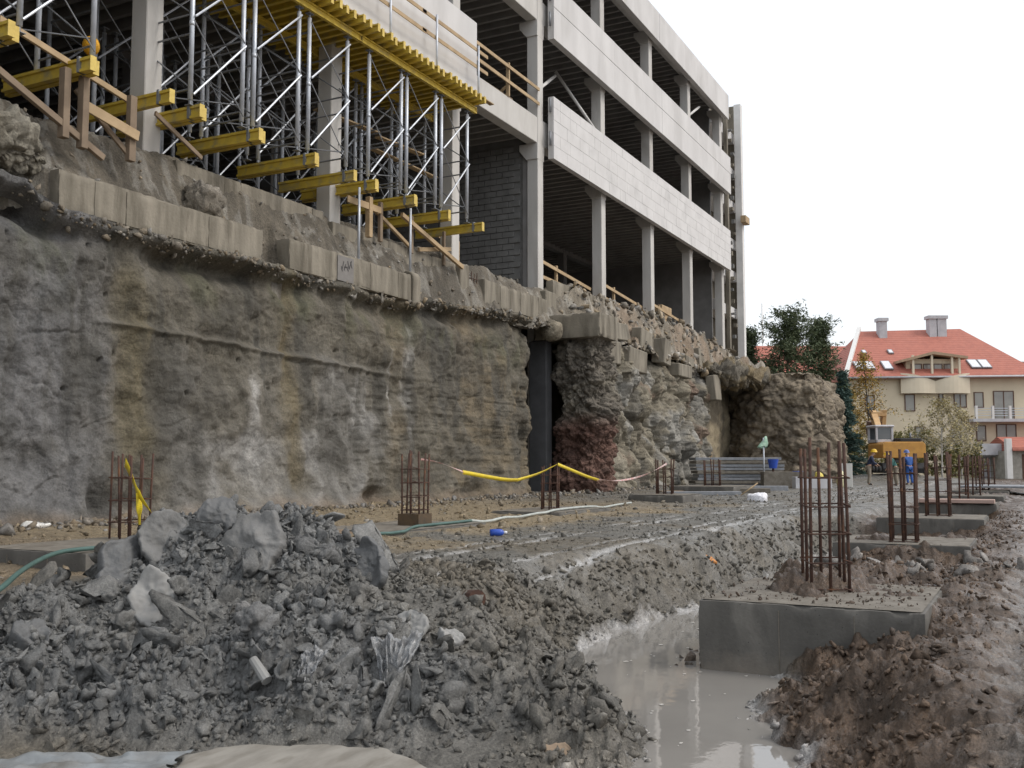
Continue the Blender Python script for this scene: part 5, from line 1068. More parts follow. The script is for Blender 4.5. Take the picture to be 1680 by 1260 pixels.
# garage at the right edge
ga = empty('garage', (0, 0, 0), 0, 'low stone garage with a red tiled roof at the right picture edge', 'garage')
boxo('wall', (HX(1644), 0, -.2), (HX(1668), 4, HZ(741)), 'stone', ga); boxo('wall', (HX(1668), .3, -.2), (HX(1760), 4, HZ(741)), 'stone', ga); boxo('door', (HX(1668) + .1, .22, 0), (HX(1668) + 2.6, .29, HZ(747)), 'frame_brown', ga)
for k in range(9): boxo('door_slat', (HX(1668) + .12, .19, .1 + k * .22), (HX(1668) + 2.58, .215, .28 + k * .22), 'frame_brown', ga)
MB().prism([(-.5, HZ(741)), (-.45, HZ(736)), (2.2, HZ(718)), (4.6, HZ(736)), (4.6, HZ(741))], HX(1650), HX(1765), 'x').build('roof', 'tiles', ga)
boxo('gate_post', (HX(1641), -.4, 0), (HX(1650), 0, HZ(722)), 'white_paint', ga, .02)
ga.location = (*station(1540, 84), .6); ga.rotation_euler = (0, 0, RZ)
# neighbouring houses
for u, d, w, e, r_, lb in ((1372, 100, 7, 9.6, 13.2, 'red-roofed house half hidden behind the pines, left of the cream house'), (1262, 120, 9, 11.5, 15.6, 'distant red roof showing between the pines'), (1705, 100, 9, 10.5, 11.6, 'house with a low brown roof at the far right edge')):
    h = empty('neighbour_house', (0, 0, 0), 0, lb, 'house'); boxo('wall', (-w, 0, 0), (w, 8, e), 'render_cream', h)
    MB().prism([(-.6, e - .05), (4, r_), (8.6, e - .05), (8.6, e + .15), (4, r_ + .25), (-.6, e + .15)], -w - .3, w + .3, 'x').build('roof', 'tiles' if u < 1700 else 'frame_brown', h)
    if u == 1372:
        o = boxo('window', (-2.0, -.08, 8.4), (.4, 0.0, 9.6), 'frame_brown', h); boxo('pane', (-1.9, -.12, 8.5), (.3, -.085, 9.5), 'bag', o); MB().bar((-2.2, .75, 10.5), (.2, 1.45, 11.1), .1, .1).build('roof_rail', 'chim', h)
    h.location = (*station(u, d), .6); h.rotation_euler = (0, 0, RZ)
x, y = station(1254, 110); tag(tubeo('mast', [(x, y, .5), (x, y, 19.5)], .07, 'white_paint'), 'thin white mast rising left of the pines', 'mast')

# ------------------------------------------------------------------ trees
def leaf_cloud(P, S, C, r, aspect=.55, dirs=None):
    """one small folded quad per point"""
    n = len(P); d = r.normal(size=(n, 3)); d[:, 2] *= .6
    if dirs is not None: d = d * .35 + dirs
    d /= np.linalg.norm(d, axis=1, keepdims=True); s = np.cross(d, r.normal(size=(n, 3))); s /= np.linalg.norm(s, axis=1, keepdims=True) + 1e-9
    L = S[:, None]; V = np.stack([P - d * L * .5, P + s * L * aspect * .5, P + d * L * .5, P - s * L * aspect * .5], 1).reshape(-1, 3)
    return V, np.arange(n * 4).reshape(-1, 4), np.repeat(C, 4, 0)
def limb_path(p, d, L, r, n=6, droop=0., wig=.15):
    P = [np.array(p, float)]; d = np.array(d, float)
    for k in range(n): d = d + r.normal(size=3) * wig + np.array([0, 0, droop]); d /= np.linalg.norm(d); P.append(P[-1] + d * L / n)
    return P
M['bark'] = mat('bark', (.10, .08, .06), (.07, .055, .042), 6, .95, .6, .02, 20)
M['birch'] = mat('birch_bark', (.52, .50, .46), (.36, .34, .31), 5, .9, .3, .01, 20)
def tree(name, u, d, zbase, H, kind, label, seed, dense=1.0, wide=1.0):
    r = np.random.default_rng(seed); x, y = station(u, d); e = empty(name, (x, y, zbase), 0, label, 'tree'); base = np.array([x, y, zbase]); mbt = MB(); P = []; S_ = []; C = []; D = []
    lean = r.normal(size=2) * .02 * H
    trunk = [tuple(base + np.array([lean[0] * t * t, lean[1] * t * t, H * t])) for t in np.linspace(0, .97, 9)]
    tr_ = {'pine': .017, 'spruce': .015, 'autumn': .011, 'birch': .012, 'shrub': .008}[kind] * H
    mbt.tube(trunk, [tr_ * (1 - .85 * t) for t in np.linspace(0, 1, 9)], 8)
    nb = {'pine': 46, 'spruce': 90, 'autumn': 46, 'birch': 60, 'shrub': 30}[kind]
    for k in range(nb):
        t = {'pine': .22, 'spruce': .06, 'autumn': .2, 'birch': .3, 'shrub': .05}[kind] + (1 - {'pine': .24, 'spruce': .07, 'autumn': .22, 'birch': .32, 'shrub': .15}[kind]) * (k + r.uniform()) / nb
        a = k * 2.4 + r.uniform(-.5, .5); p0 = base + np.array([lean[0] * t * t, lean[1] * t * t, H * t])
        if kind == 'pine': L = H * .30 * wide * (1.05 - t) ** .8 * r.uniform(.35, 1.25); up = .25 + .5 * t; dr = .02
        elif kind == 'spruce': L = H * .21 * wide * (1.03 - t) * r.uniform(.8, 1.1); up = -.12; dr = -.02
        elif kind == 'autumn': L = H * .24 * wide * math.sin(math.pi * min(1, .18 + .82 * t)) ** .7 * r.uniform(.5, 1.1); up = .7; dr = .04
        elif kind == 'birch': L = H * .34 * wide * math.sin(math.pi * min(1, .15 + .8 * t)) ** .7 * r.uniform(.6, 1.1); up = .9; dr = -.06
        else: L = H * .55 * wide * r.uniform(.5, 1.1); up = .6; dr = 0
        pth = limb_path(p0, (math.cos(a), math.sin(a), up), L, r, 6, dr); mbt.tube([tuple(q) for q in pth], [tr_ * .32 * (1 - t * .6) * (1 - .8 * s / 6) for s in range(7)], 5, cap=False)
        if kind in ('birch', 'autumn', 'shrub'):
            for q in range(5):
                s = r.integers(2, 7); tw = limb_path(pth[s], pth[s] - pth[s - 1] + r.normal(size=3) * .35 * L / 6, L * .4, r, 4, -.05 if kind == 'birch' else .02, .2); mbt.tube([tuple(w) for w in tw], [tr_ * .1, tr_ * .08, tr_ * .06, tr_ * .05, tr_ * .03], 4, cap=False)
                if kind != 'pine':
                    m_ = int({'birch': 5, 'autumn': 12, 'shrub': 20}[kind] * dense); i = r.uniform(0, 4, m_); j = i.astype(int).clip(0, 3); tw = np.array(tw); q_ = tw[j] + (tw[j + 1] - tw[j]) * (i - j)[:, None]
                    P.append(q_ + r.normal(size=(m_, 3)) * .018 * H); S_.append(r.uniform(.10, .22, m_)); D.append(r.normal(size=(m_, 3)))
                    base_c = {'birch': (.36, .29, .13), 'autumn': (.42, .235, .035), 'shrub': (.13, .14, .05)}[kind]; alt = {'birch': (.30, .27, .15), 'autumn': (.23, .20, .05), 'shrub': (.25, .2, .07)}[kind]
                    mx = np.clip(r.normal(.4, .35, m_), 0, 1)[:, None]
                    if kind == 'autumn': mx = np.clip(mx + .7 * ss(.55, .15, (q_[:, 2:3] - zbase) / H), 0, 1)
                    C.append(mix(np.array(base_c), np.array(alt), mx) * r.uniform(.7, 1.3, (m_, 1)))
        else:
            m_ = int({'pine': 260, 'spruce': 150}[kind] * dense); i = r.uniform(1.2 if kind == 'spruce' else 2.2, 6, m_); j = i.astype(int).clip(0, 5); tw = np.array(pth); q_ = tw[j] + (tw[j + 1] - tw[j]) * (i - j)[:, None]
            if kind == 'pine': cl = r.integers(0, 9, m_); off = (r.normal(size=(9, 3)) * np.array([.055, .055, .03]) * H * wide)[cl]; q_ = q_ + off * (i / 6)[:, None] + r.normal(size=(m_, 3)) * .014 * H
            else: q_ = q_ + r.normal(size=(m_, 3)) * np.array([.018, .018, .008]) * H; q_[:, 2] -= np.abs(r.normal(size=m_)) * .012 * H
            P.append(q_); S_.append(r.uniform(.22, .42, m_) * (1.0 if kind == 'pine' else .85)); dd = np.tile(pth[-1] - pth[0], (m_, 1)); D.append(dd / np.linalg.norm(dd[0]))
            c0, c1 = ((.050, .075, .032), (.105, .125, .06)) if kind == 'pine' else ((.035, .07, .06), (.07, .12, .10)); C.append(mix(np.array(c0), np.array(c1), r.uniform(0, 1, (m_, 1))) * r.uniform(.75, 1.2, (m_, 1)))
    mbt.build('trunk', 'birch' if kind == 'birch' else 'bark', e, smooth=True)
    V, Fq, Cq = leaf_cloud(np.concatenate(P), np.concatenate(S_), np.concatenate(C), r, .5 if kind not in ('pine', 'spruce') else .26, np.concatenate(D) * (1.2 if kind in ('spruce',) else .3))
    mesh_np('crown', V, Fq, 'leaf', e, smooth=False, col=np.concatenate([np.clip(Cq, .01, .6), np.full((len(Cq), 1), .2)], 1)); return e
tree('pine_tree', 1292, 78, 1.0, 12.6, 'pine', 'large dark green pine standing behind the earth mound', 201, 1.3, 1.25)
tree('pine_tree', 1343, 80, 1.0, 12.4, 'pine', 'slimmer pine to the right of the large dark pine', 202, 1.1, .85)
tree('pine_tree', 1229, 80, 1.0, 11.6, 'pine', 'pine tree peeping out beside the far end of the building', 203, .9, .65)
tree('spruce_tree', 1384, 74, .6, 8.2, 'spruce', 'blue-green spruce just right of the earth mound', 204, 1.2, 1.1)
tree('autumn_tree', 1427, 76, .6, 9.6, 'autumn', 'slender tree with orange-yellow leaves before the cream house', 205, 1.25, .85)
tree('autumn_tree', 1396, 84, .6, 7.5, 'autumn', 'small yellow-green tree between the spruce and the orange tree', 206, 1.3, .9)
tree('birch_tree', 1543, 70, .6, 5.6, 'birch', 'pale birch with thinning leaves in front of the house', 207, 1.6, 1.15)
tree('birch_tree', 1575, 74, .6, 5.0, 'birch', 'second thin birch just right of the pale birch', 208, 1.3, .9)
for i, (u, d, h, kd, lb) in enumerate(((1497, 72, 3.4, 'shrub', 'green shrub right behind the excavator boom'), (1520, 74, 3.0, 'shrub', 'olive shrub between the excavator and the birch'), (1560, 73, 2.4, 'shrub', 'low shrub at the foot of the birches'), (1592, 76, 2.4, 'shrub', 'low shrub beside the terrace wall'), (1415, 76, 3.2, 'shrub', 'dark shrub under the orange tree'), (1470, 80, 3.6, 'shrub', 'tall shrub behind the excavator cab'))):
    tree('garden_shrub', u, d, .6, h, kd, lb, 220 + i, 1.2, .8)

# ------------------------------------------------------------------ excavator seen from behind
M['orange'] = mat('orange_paint', (.52, .27, .06), (.44, .22, .05), 3, .45, .05, .002, 20, c3=(.38, .2, .06), s3=2, lo3=.55, hi3=.75)
M['boom_paint'] = mat('worn_boom', (.60, .40, .20), (.42, .25, .11), 2, .6, .1)
M['cab_grey'] = mat('cab_grey', (.50, .50, .53), (.44, .44, .47), 3, .5, .05)
ex = empty('excavator', (0, 0, 0), 0, 'orange excavator with a grey cab and raised folded boom seen from behind', 'excavator')
for s in (-1, 1):
    tk = MB(); oc = [(-1.5, .35), (-1.35, .08), (1.35, .08), (1.5, .35), (1.35, .68), (-1.35, .68)]
    tk.prism(oc, s * 1.0 - .25, s * 1.0 + .25, 'x').build('track', 'black', ex, .03)
    for k in range(5): tubeo('roller', [(s * 1.0 - .27, -1.1 + .55 * k, .33), (s * 1.0 + .27, -1.1 + .55 * k, .33)], .17, 'galv_dark', ex, 12)
tubeo('turntable', [(0, 0, .68), (0, 0, .95)], .55, 'galv_dark', ex, 20)
MB().prism([(-1.25, .95), (1.25, .95), (1.25, 1.75), (1.1, 1.9), (-1.1, 1.9), (-1.25, 1.75)], -1.55, .9, 'y').build('body', 'orange', ex, .05, segs=2)
boxo('engine_cover', (-.15, -1.3, 1.9), (1.1, .4, 2.12), 'black', ex, .04)
cb = MB()
for xx in (-1.2, -.28):
    for yy in (-.35, .95): cb.box((xx, yy, 1.88), (xx + .12, yy + .12, 2.78))
cb.box((-1.2, -.35, 1.88), (-.16, 1.07, 2.05)); cbo = cb.build('cab', 'cab_grey', ex, .015)
boxo('cab_roof', (-1.27, -.42, 2.78), (-.1, 1.15, 2.92), 'cab_grey', cbo, .05); boxo('window_pane', (-1.07, -.30, 2.06), (-.29, -.28, 2.77), 'glass', cbo); boxo('window_pane', (-1.07, 1.0, 2.06), (-.29, 1.02, 2.77), 'glass', cbo)
bo = MB().prism([(.7, 1.8), (1.2, 1.7), (2.2, 3.0), (2.7, 3.7), (2.45, 3.95), (1.9, 3.3)], -.5, -.12, 'x').build('boom', 'boom_paint', ex, .02)
MB().prism([(2.2, 3.95), (2.75, 3.95), (2.95, 2.7), (2.7, 2.4), (2.5, 2.8)], .22, .46, 'x').build('stick', 'boom_paint', ex, .02); boxo('boom_pin', (-.5, 2.25, 3.55), (.46, 2.6, 3.85), 'boom_paint', ex, .03)
MB().prism([(2.5, 3.2), (3.2, 3.3), (3.3, 2.5), (2.9, 2.2), (2.5, 2.5)], -.5, .3, 'x').build('bucket', 'frame_brown', ex, .02)
tubeo('cylinder', [(.1, 1.0, 1.95), (.1, 2.2, 2.75)], .07, 'white_paint', bo); tubeo('hose_loop', [(-.55, 2.0, 3.3), (-.75, 2.1, 3.8), (-.6, 2.2, 4.05), (-.4, 2.3, 3.8)], .04, 'black', bo); tubeo('exhaust', [(.9, -.2, 2.1), (.9, -.2, 2.45)], .06, 'galv_dark', ex)
ex.location = (*station(1466, 60), ground(*station(1466, 60)) - .03); ex.rotation_euler = (0, 0, RZ)

# ------------------------------------------------------------------ workers: one skinned body each, clothes as thin shells over it
def skin_mesh(name, J, E_, m, parent, sub=2):
    names = list(J); me = bpy.data.meshes.new(name); me.from_pydata([J[n][0] for n in names], [(names.index(a), names.index(b)) for a, b in E_], [])
    o = bpy.data.objects.new(name, me); COL.objects.link(o); md = o.modifiers.new('skin', 'SKIN'); md.use_smooth_shade = True; sb = o.modifiers.new('sub', 'SUBSURF'); sb.levels = sb.render_levels = sub
    for i, n in enumerate(names): me.skin_vertices[0].data[i].radius = (J[n][1], J[n][2] if len(J[n]) > 2 else J[n][1])
    me.skin_vertices[0].data[0].use_root = True
    dg = bpy.context.evaluated_depsgraph_get(); m2 = bpy.data.meshes.new_from_object(o.evaluated_get(dg)); m2.name = name; bpy.data.objects.remove(o); bpy.data.meshes.remove(me)
    for mm in list(m2.materials): m2.materials.pop()
    m2.materials.append(M[m]); return link(bpy.data.objects.new(name, m2), parent)
M['skin'] = mat('skin', (.45, .28, .2), (.4, .25, .18), 5, .6, .05)
for nm, c in (('navy', (.025, .035, .075)), ('beige_cloth', (.30, .255, .2)), ('teal_cloth', (.05, .16, .15)), ('blue_cloth', (.03, .10, .34)), ('helmet_yellow', (.72, .45, .02)), ('helmet_blue', (.10, .16, .40)), ('boot', (.05, .045, .04)), ('green_plastic', (.16, .42, .22))): M[nm] = mat(nm, c, None, 6, .75 if 'helmet' not in nm else .35, .1)
def worker(u, d, face, bend, arms, jacket, trousers, helmet, label, h=1.76):
    e = empty('person', (0, 0, 0), 0, label, 'person', 'workers by the excavator'); k = h / 1.76; sy = math.sin(bend); cy = math.cos(bend)
    def B(s, x=0., f=0.): return (x * k, (f * cy + s * sy) * k, (.93 + s * cy - f * sy) * k)   # point up the spine s, forward f; +y is forward
    J = {'pel': ((0, 0, .93 * k), .135 * k, .10 * k), 'wst': (B(.17), .125 * k, .095 * k), 'cst': (B(.38), .16 * k, .11 * k), 'nkb': (B(.52), .075 * k, .07 * k), 'nek': (B(.58, 0, .02), .055 * k), 'hd1': (B(.66, 0, .04), .082 * k, .095 * k), 'hd2': (B(.78, 0, .05), .078 * k, .09 * k)}
    E_ = [('pel', 'wst'), ('wst', 'cst'), ('cst', 'nkb'), ('nkb', 'nek'), ('nek', 'hd1'), ('hd1', 'hd2')]
    for s, n in ((-1, 'l'), (1, 'r')):
        a = arms[0 if s < 0 else 1]; J['hip' + n] = ((s * .10 * k, 0, .88 * k), .092 * k); J['kne' + n] = ((s * .12 * k, .04 * k, .50 * k), .062 * k); J['ank' + n] = ((s * .13 * k, -.02 * k, .09 * k), .043 * k); J['toe' + n] = ((s * .14 * k, .15 * k, .045 * k), .042 * k)
        J['sho' + n] = (B(.47, s * .19), .065 * k); J['elb' + n] = (tuple(np.array(B(.20, s * .25, .05)) + np.array(a[0]) * k), .047 * k); J['wri' + n] = (tuple(np.array(B(.0, s * .24, .16)) + np.array(a[1]) * k), .034 * k)
        w = np.array(J['wri' + n][0]); el = np.array(J['elb' + n][0]); dr = (w - el) / np.linalg.norm(w - el); J['pal' + n] = (tuple(w + dr * .07 * k), .036 * k, .022 * k); E_ += [('pel', 'hip' + n), ('hip' + n, 'kne' + n), ('kne' + n, 'ank' + n), ('ank' + n, 'toe' + n), ('cst', 'sho' + n), ('sho' + n, 'elb' + n), ('elb' + n, 'wri' + n), ('wri' + n, 'pal' + n)]
        for q in range(4): J[f'f{q}{n}'] = (tuple(w + dr * (.15 - .008 * abs(q - 1)) * k + np.array([(q - 1.5) * .018, .0, -.01]) * k), .009 * k); E_.append(('pal' + n, f'f{q}{n}'))
        J['th' + n] = (tuple(w + dr * .08 * k + np.array([-s * .045, .02, 0]) * k), .011 * k); E_.append(('wri' + n, 'th' + n))
    skin_mesh('body', J, E_, 'skin', e)
    g = lambda names, up: {n: (J[n][0],) + tuple(r + up for r in J[n][1:]) for n in names}
    jk = ['cst', 'wst', 'pel', 'nkb'] + [a + b for b in 'lr' for a in ('sho', 'elb', 'wri')]; Jj = g(jk, .022); skin_mesh('jacket', Jj, [x for x in E_ if x[0] in jk and x[1] in jk], jacket, e)
    tr = ['pel'] + [a + b for b in 'lr' for a in ('hip', 'kne', 'ank')]; skin_mesh('trousers', g(tr, .014), [x for x in E_ if x[0] in tr and x[1] in tr], trousers, e)
    for n in 'lr': skin_mesh('boot', {('ank' + n): (J['ank' + n][0], .055 * k), ('toe' + n): (J['toe' + n][0], .05 * k)}, [('ank' + n, 'toe' + n)], 'boot', e, 1)
    hp_ = np.array(B(.77, 0, .05)); mbh = MB(); prof = [(.165, -.01), (.15, 0), (.135, .02), (.125, .08), (.085, .135), (.03, .155)]
    vs = [(hp_[0] + rr * math.cos(t) * k, hp_[1] + rr * 1.12 * math.sin(t) * k, hp_[2] + zz * k) for rr, zz in prof for t in np.linspace(0, 2 * math.pi, 16, endpoint=False)]
    fs = [(i * 16 + j, i * 16 + (j + 1) % 16, i * 16 + 16 + (j + 1) % 16, i * 16 + 16 + j) for i in range(5) for j in range(16)] + [tuple(80 + j for j in range(16))]
    mbh.add(vs, fs).build('helmet', helmet, e, smooth=True)
    for s in (-1, 1):
        q = np.array(B(.70, s * .032, .145)); boxo('eye', tuple(q - .010), tuple(q + .010), 'black', e)
    q = np.array(B(.675, 0, .155)); MB().prism([(-.014, -.02), (.014, -.02), (0, .03)], q[1] - .02, q[1] + .012, 'y').build('nose', 'skin', e).location = (q[0], 0, q[2])
    x, y = station(u, d); e.location = (x, y, ground(x, y) - .01); e.rotation_euler = (0, 0, RZ + face); return e
worker(1423, 50, -math.pi / 2 - .2, .30, (((0, .06, .02), (0, .20, .12)), ((0, .08, .03), (0, .22, .15))), 'navy', 'beige_cloth', 'helmet_yellow', 'worker in navy jacket, beige trousers and yellow helmet leaning to the right')
worker(1468, 51, math.pi / 2 - .1, .55, (((0, .10, .05), (0, .25, .10)), ((0, .10, .0), (0, .25, .05))), 'teal_cloth', 'beige_cloth', 'helmet_yellow', 'worker in teal jacket and yellow helmet bending to the left')
worker(1490, 52, .25, .22, (((0, .05, 0), (0, .1, .05)), ((0, .05, 0), (0, .12, .05))), 'blue_cloth', 'blue_cloth', 'helmet_blue', 'worker in blue overalls and blue cap seen from behind')

# ------------------------------------------------------------------ stacked material in the middle distance
sp_ = empty('panel_stack', (0, 0, 0), 0, 'stack of long grey steel formwork panels in front of the hollow', 'panel stack')
for k in range(9): boxo('panel', (-1.9 + r6.uniform(-.1, .1), -.6 + r6.uniform(-.08, .08), .15 * k + .0), (2.0 + r6.uniform(-.15, .15), .7, .15 * k + .125), 'pad_top' if k % 3 == 1 else 'galv_dark', sp_, .01)
x, y = station(1205, 46); sp_.location = (x, y, ground(x, y)); sp_.rotation_euler = (0, 0, RZ + .05)
def gl(u, d): x, y = station(u, d); return x, y, ground(x, y)
for i, (u, d, L, w, h, rz, m, lb) in enumerate(((1150, 34, 2.6, .4, .12, .1, 'galv_dark', 'grey plank lying in front of the distant left cage'), (1192, 37, 3.0, .5, .16, -.1, 'pad_top', 'muddy plank beside the panel stack'), (1130, 37, 2.4, .3, .1, .3, 'wood_old', 'dirty board near the foot of the rock face'), (1235, 40, 2.6, .5, .2, .05, 'galv_dark', 'low pile of dark planks right of the panel stack'), (1290, 44, 2.2, .6, .7, .0, 'pad_top', 'pale box of boards before the earth mound'), (1330, 43, 1.6, .4, .5, .1, 'chim', 'grey bundle behind the tall front cage'))):
    x, y, z = gl(u, d); o = MB().box((-L / 2, -w / 2, 0), (L / 2, w / 2, h)).build('plank', m, None, .01); o.location = (x, y, z); o.rotation_euler = (0, 0, RZ + rz); tag(o, lb, 'plank', 'planks lying about the site')
x, y, z = gl(1222, 33); tag(tubeo('stick', [(x - .1, y + .15, z + .05), (x + .15, y - .35, z + .45)], .02, 'wood'), 'thin pale stick leaning out of the mud', 'stick')
x, y, z = gl(1252, 45); tag(tubeo('steel_pole', [(x, y, z), (x, y, z + 2.2)], .035, 'galv'), 'slim grey pole carrying the green sack before the earth mound', 'pole')
mbk = MB().tube([(0, 0, .62), (.01, 0, .5), (.0, .02, .3), (-.05, .02, .1), (-.08, 0, 0), (-.03, 0, .03)], [.05, .09, .14, .2, .22, .1], 14); mbk.v = [(p[0] * 1.15 + .03 * math.sin(9 * p[2] + 5 * p[1]), p[1] * .55 + .03 * math.sin(31 * p[0]), p[2]) for p in mbk.v]
gs_ = mbk.build('green_sack', mat('sack_green', (.26, .46, .33), (.42, .55, .44), 9, .6, .3, .02, 16, stretch=(1, 1, 3)), None, smooth=True); gs_.location = (x, y, z + 1.75); gs_.rotation_euler = (0, .25, RZ); gs_.scale = (.85, .85, .85); tag(gs_, 'pale green plastic sack tied to the top of the slim grey pole', 'sack')
x, y, z = gl(1267, 44); tag(tubeo('steel_pole', [(x, y, z), (x, y, z + .9)], .05, 'rust'), 'short rusty pole under the blue bucket', 'pole')
tag(MB().tube([(x, y, z + .85), (x, y, z + 1.25)], [.16, .24], 14).build('bucket', 'blue', None, smooth=False), 'blue plastic bucket turned over a short pole', 'bucket')
x, y, z = gl(1307, 44); tag(MB().tube([(x, y, z), (x, y, z + .75)], .22, 14).build('drum', 'blue', None), 'dark blue drum standing before the earth mound', 'drum')
for u, lb in ((1342, 'bright yellow sack behind the tall front cage'), (1378, 'pale yellow sack at the foot of the earth mound')):
    x, y, z = gl(u, 46); tag(lump('sack', (x, y, z + .3), (.28, .2, .42), plain((.62, .5, .1) if u == 1342 else (.62, .58, .36)), m='clod', nu=24, nv=16, amp=.05, seed=u, box=.8), lb, 'sack')
x, y, z = gl(1386, 47); tag(boxo('white_board', (x - .15, y - .3, z), (x - .1, y + .3, z + 1.1), 'white_paint', None), 'upright white board at the right foot of the mound', 'board')

# ------------------------------------------------------------------ loose clods and rubble
def scatter(n, sampler, smin, smax, colfn, name, label, sub=1, sink=.35, seed=0, power=2.6, cat='clods', zfn=None, flat=.75):
    r = np.random.default_rng(seed); x, y = sampler(n, r)
    if zfn is None: z = ground_parts(x, y)[0]
    else: z = zfn(x, y)
    s = smin * (1 + (smax / smin - 1) * r.uniform(0, 1, len(x)) ** power); pos = np.stack([x, y, z + s * (.5 - sink)], -1); c = colfn(x, y, r)
    V, F, C = clods(pos, s, c, sub, r, flat); return tag(mesh_np(name, V, F, 'clod', smooth=False, col=C, kind='stuff'), label, cat)
def local(lo=.72, hi=1.2):
    """crumbs take the colour of the soil they lie on"""
    def fn(x, y, r):
        m_ = ground_parts(x, y)[1]; m_['tr'] = m_['tr'] * 0; c = soil_colour(x, y, m_); c[:, :3] *= r.uniform(lo, hi, (len(x), 1)); c[:, 3] = r.uniform(0, .6, len(x)); return c
    return fn
def pile_s(n, r):
    x = r.uniform(4.2, 10.2, n * 3); y = r.uniform(2.2, 8.8, n * 3); p = ground_parts(x, y)[1]['pm']; k = r.uniform(0, 1, n * 3) < p; return x[k][:n], y[k][:n]
def grey(x, y, r):
    n = len(x); g = r.uniform(.13, .25, (n, 1)); return np.concatenate([g * np.array([1.01, 1.0, .965]), r.uniform(0, .7, (n, 1))], 1)
def brown(x, y, r):
    n = len(x); g = r.uniform(.6, 1.35, (n, 1)); c = mix(np.array([.095, .066, .047]), np.array([.17, .15, .125]), np.clip(r.normal(.1, .3, (n, 1)), 0, 1)); return np.concatenate([c * g, r.uniform(0, .7, (n, 1))], 1)
def tanc(x, y, r):
    n = len(x); c = mix(np.array([.26, .2, .125]), np.array([.27, .26, .24]), r.uniform(0, 1, (n, 1))); return np.concatenate([c * r.uniform(.5, 1.1, (n, 1)), r.uniform(0, .4, (n, 1))], 1)
scatter(17000, pile_s, .008, .042, local(.7, 1.2), 'mud_clods', 'small grey mud crumbs covering the spoil heap', 1, .35, 301, 2.6)
scatter(700, pile_s, .035, .11, local(.7, 1.2), 'mud_clods', 'larger grey clods scattered over the spoil heap', 3, .45, 302, 2.5)
scatter(800, pile_s, .025, .07, local(.65, 1.3), 'mud_clods', 'broken grey clay pieces of middling size on the spoil heap', 2, .3, 315, 2.0)
scatter(110, pile_s, .08, .19, local(.75, 1.25), 'clay_plates', 'flat broken plates of wet clay lying over the spoil heap', 3, .25, 316, 1.6, flat=.32)
def bank_s(n, r):
    x = r.uniform(5.5, 22, n * 4); y = r.uniform(3.2, 5.4, n * 4); p = ground_parts(x, y)[1]; k = (r.uniform(0, 1, n * 4) < p['bank'] + .06) & (p['sp'] > .02); return x[k][:n], y[k][:n]
scatter(3600, bank_s, .010, .06, local(.7, 1.15), 'bank_clods', 'grey clods along the sloping edge of the trench', 1, .4, 303, 3.2)
def right_s(n, r):
    x = 4.3 + 24 * r.uniform(0, 1, n * 4) ** 1.7; y = r.uniform(-.2, 3.0, n * 4); p = ground_parts(x, y)[1]; on = ((x > 8.75) & (x < 10.8) & (y > .8) & (y < 2.76)) | ((x > 16.1) & (x < 18.2) & (y > .85) & (y < 2.9)) | ((x > 21.6) & (x < 23.9) & (y > .9) & (y < 3))
    k = (p['sp'] > -.03) & ~on & (r.uniform(0, 1, n * 4) < .12 + .88 * ss(.15, .8, y)); return x[k][:n], y[k][:n]
scatter(9500, right_s, .008, .042, local(.75, 1.5), 'brown_soil_clods', 'dark brown crumbs of soil on the right bank', 1, .35, 304, 2.4)
scatter(90, right_s, .03, .075, local(.8, 1.5), 'brown_soil_clods', 'larger brown clods on the right bank', 2, .45, 305, 2.2)
def front_s(n, r): x = r.normal(9.2, .3, n); y = r.normal(3.15, .16, n); return x, y
scatter(160, front_s, .03, .09, brown, 'soil_clods', 'muddy clods heaped at the left corner of the large pad', 2, .4, 306, 2)
def rock_s(n, r): x = r.normal(13.2, .55, n); y = r.normal(1.75, .5, n); return x, y
scatter(75, rock_s, .06, .17, lambda x, y, r: np.concatenate([np.tile([[.2, .185, .17]], (len(x), 1)) * r.uniform(.6, 1.2, (len(x), 1)), r.uniform(0, .3, (len(x), 1))], 1), 'rubble_stones', 'pale broken stones heaped between the first two pads', 2, .2, 307, 2)
def left_s(n, r): x = r.uniform(6, 34, n); y = 7 + 8 * r.uniform(0, 1, n) ** .8; return x, y
scatter(3600, left_s, .012, .08, lambda x, y, r: mix(local(.6, 1.1)(x, y, r), tanc(x, y, r), (r.uniform(0, 1, (len(x), 1)) < .3) * 1.), 'sand_pebbles', 'small stones strewn over the sandy ground before the wall', 1, .3, 308, 4)
def foot_s(n, r): x = 7 + 44 * r.uniform(0, 1, n) ** 1.3; y = 14.4 - np.abs(r.normal(0, .5, n)) - .0; return x, y
scatter(2000, foot_s, .02, .13, lambda x, y, r: tanc(x, y, r) * np.array([.8, .8, .82, 1]), 'fallen_rubble', 'rubble fallen along the foot of the excavated wall', 1, .3, 309, 3.5)
def track_s(n, r): x = 7.5 + 40 * r.uniform(0, 1, n) ** 1.6; y = r.uniform(4.3, 8, n); return x, y
scatter(5500, track_s, .008, .05, local(.7, 1.15), 'track_crumbs', 'crumbs of mud along the wheel tracks', 1, .35, 310, 3.5)
def road_s(n, r): x = 3.5 + 30 * r.uniform(0, 1, n) ** 1.8; y = r.uniform(-2.5, .6, n); return x, y
scatter(900, road_s, .008, .05, local(.75, 1.3), 'road_crumbs', 'crumbs of soil on the muddy track at the right edge', 1, .35, 311, 3.2)
def ledge_s(n, r): x = 34 + 26 * r.uniform(0, 1, n); y = r.uniform(14.7, 16.2, n); return x, y
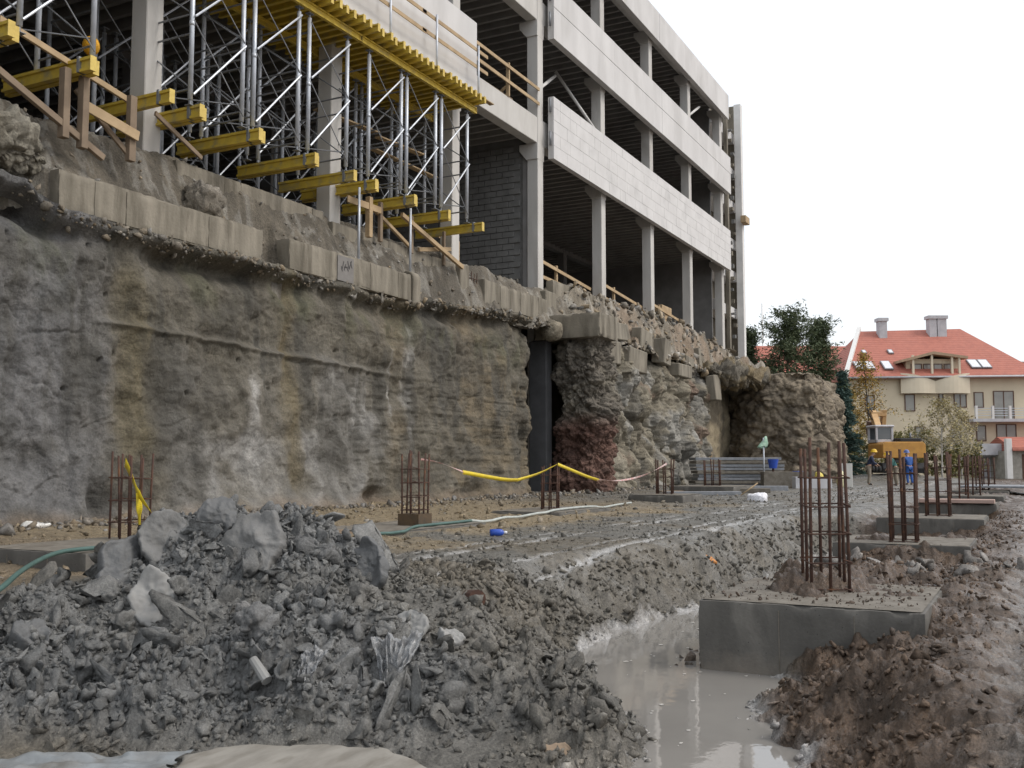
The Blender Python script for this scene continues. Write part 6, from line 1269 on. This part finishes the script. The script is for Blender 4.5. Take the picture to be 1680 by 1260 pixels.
scatter(1100, ledge_s, .04, .24, lambda x, y, r: tanc(x, y, r) * r.choice([.7, 1, 1.35], (len(x), 1)), 'ledge_rubble', 'broken rubble along the bank top below the right-hand columns', 1, .2, 312, 2.6, zfn=ledge)
def ledge_l(n, r): x = 9 + 24 * r.uniform(0, 1, n); y = r.uniform(15.3, 16.2, n); return x, y
scatter(500, ledge_l, .015, .10, tanc, 'ledge_rubble', 'crumbled stones along the bank top under the shoring', 1, .25, 313, 3.2, zfn=ledge)
def lip_s(n, r): x = 12 + 20.5 * r.uniform(0, 1, n) ** .9; return x, r.uniform(0, 1, n)
rl = np.random.default_rng(314); lx = 11 + 21.5 * rl.uniform(0, 1, 700); lz = ztop(lx) - rl.uniform(.02, .3, 700); ly = face_left(lx, lz) - .02; lsz = .02 + .09 * rl.uniform(0, 1, 700) ** 2.5
V, F, C = clods(np.stack([lx, ly, lz], -1), lsz, tanc(lx, ly, rl) * np.array([.9, .9, .9, 1]), 1, rl); tag(mesh_np('lip_rubble', V, F, 'clod', smooth=False, col=C, kind='stuff'), 'crumbly lip of stones under the footing beams', 'rubble')

def padtop_s(n, r): return r.uniform(8.9, 10.7, n), r.uniform(.9, 2.68, n)
scatter(420, padtop_s, .006, .03, lambda x, y, r: brown(x, y, r), 'pad_crumbs', 'crumbs of soil lying on top of the large pad', 1, .2, 320, 3, zfn=lambda x, y: 0 * x + .618)
def churn_s(n, r):
    x = r.uniform(6.2, 10, n * 3); y = r.uniform(3.4, 5.8, n * 3); k = ground_parts(x, y)[1]['sp'] > .05; return x[k][:n], y[k][:n]
scatter(3200, churn_s, .010, .055, local(.7, 1.2), 'churned_mud', 'churned crumbs of mud between the spoil heap and the wheel tracks', 1, .35, 321, 2.4)
scatter(260, churn_s, .03, .08, local(.7, 1.2), 'churned_mud', 'larger lumps of mud between the spoil heap and the puddle', 2, .4, 322, 2.2)

# every labelled top-level object that is neither setting nor stuff is a thing of its own
for o in COL.objects:
    if o.parent is None and 'category' in o and 'kind' not in o: o['kind'] = 'thing'
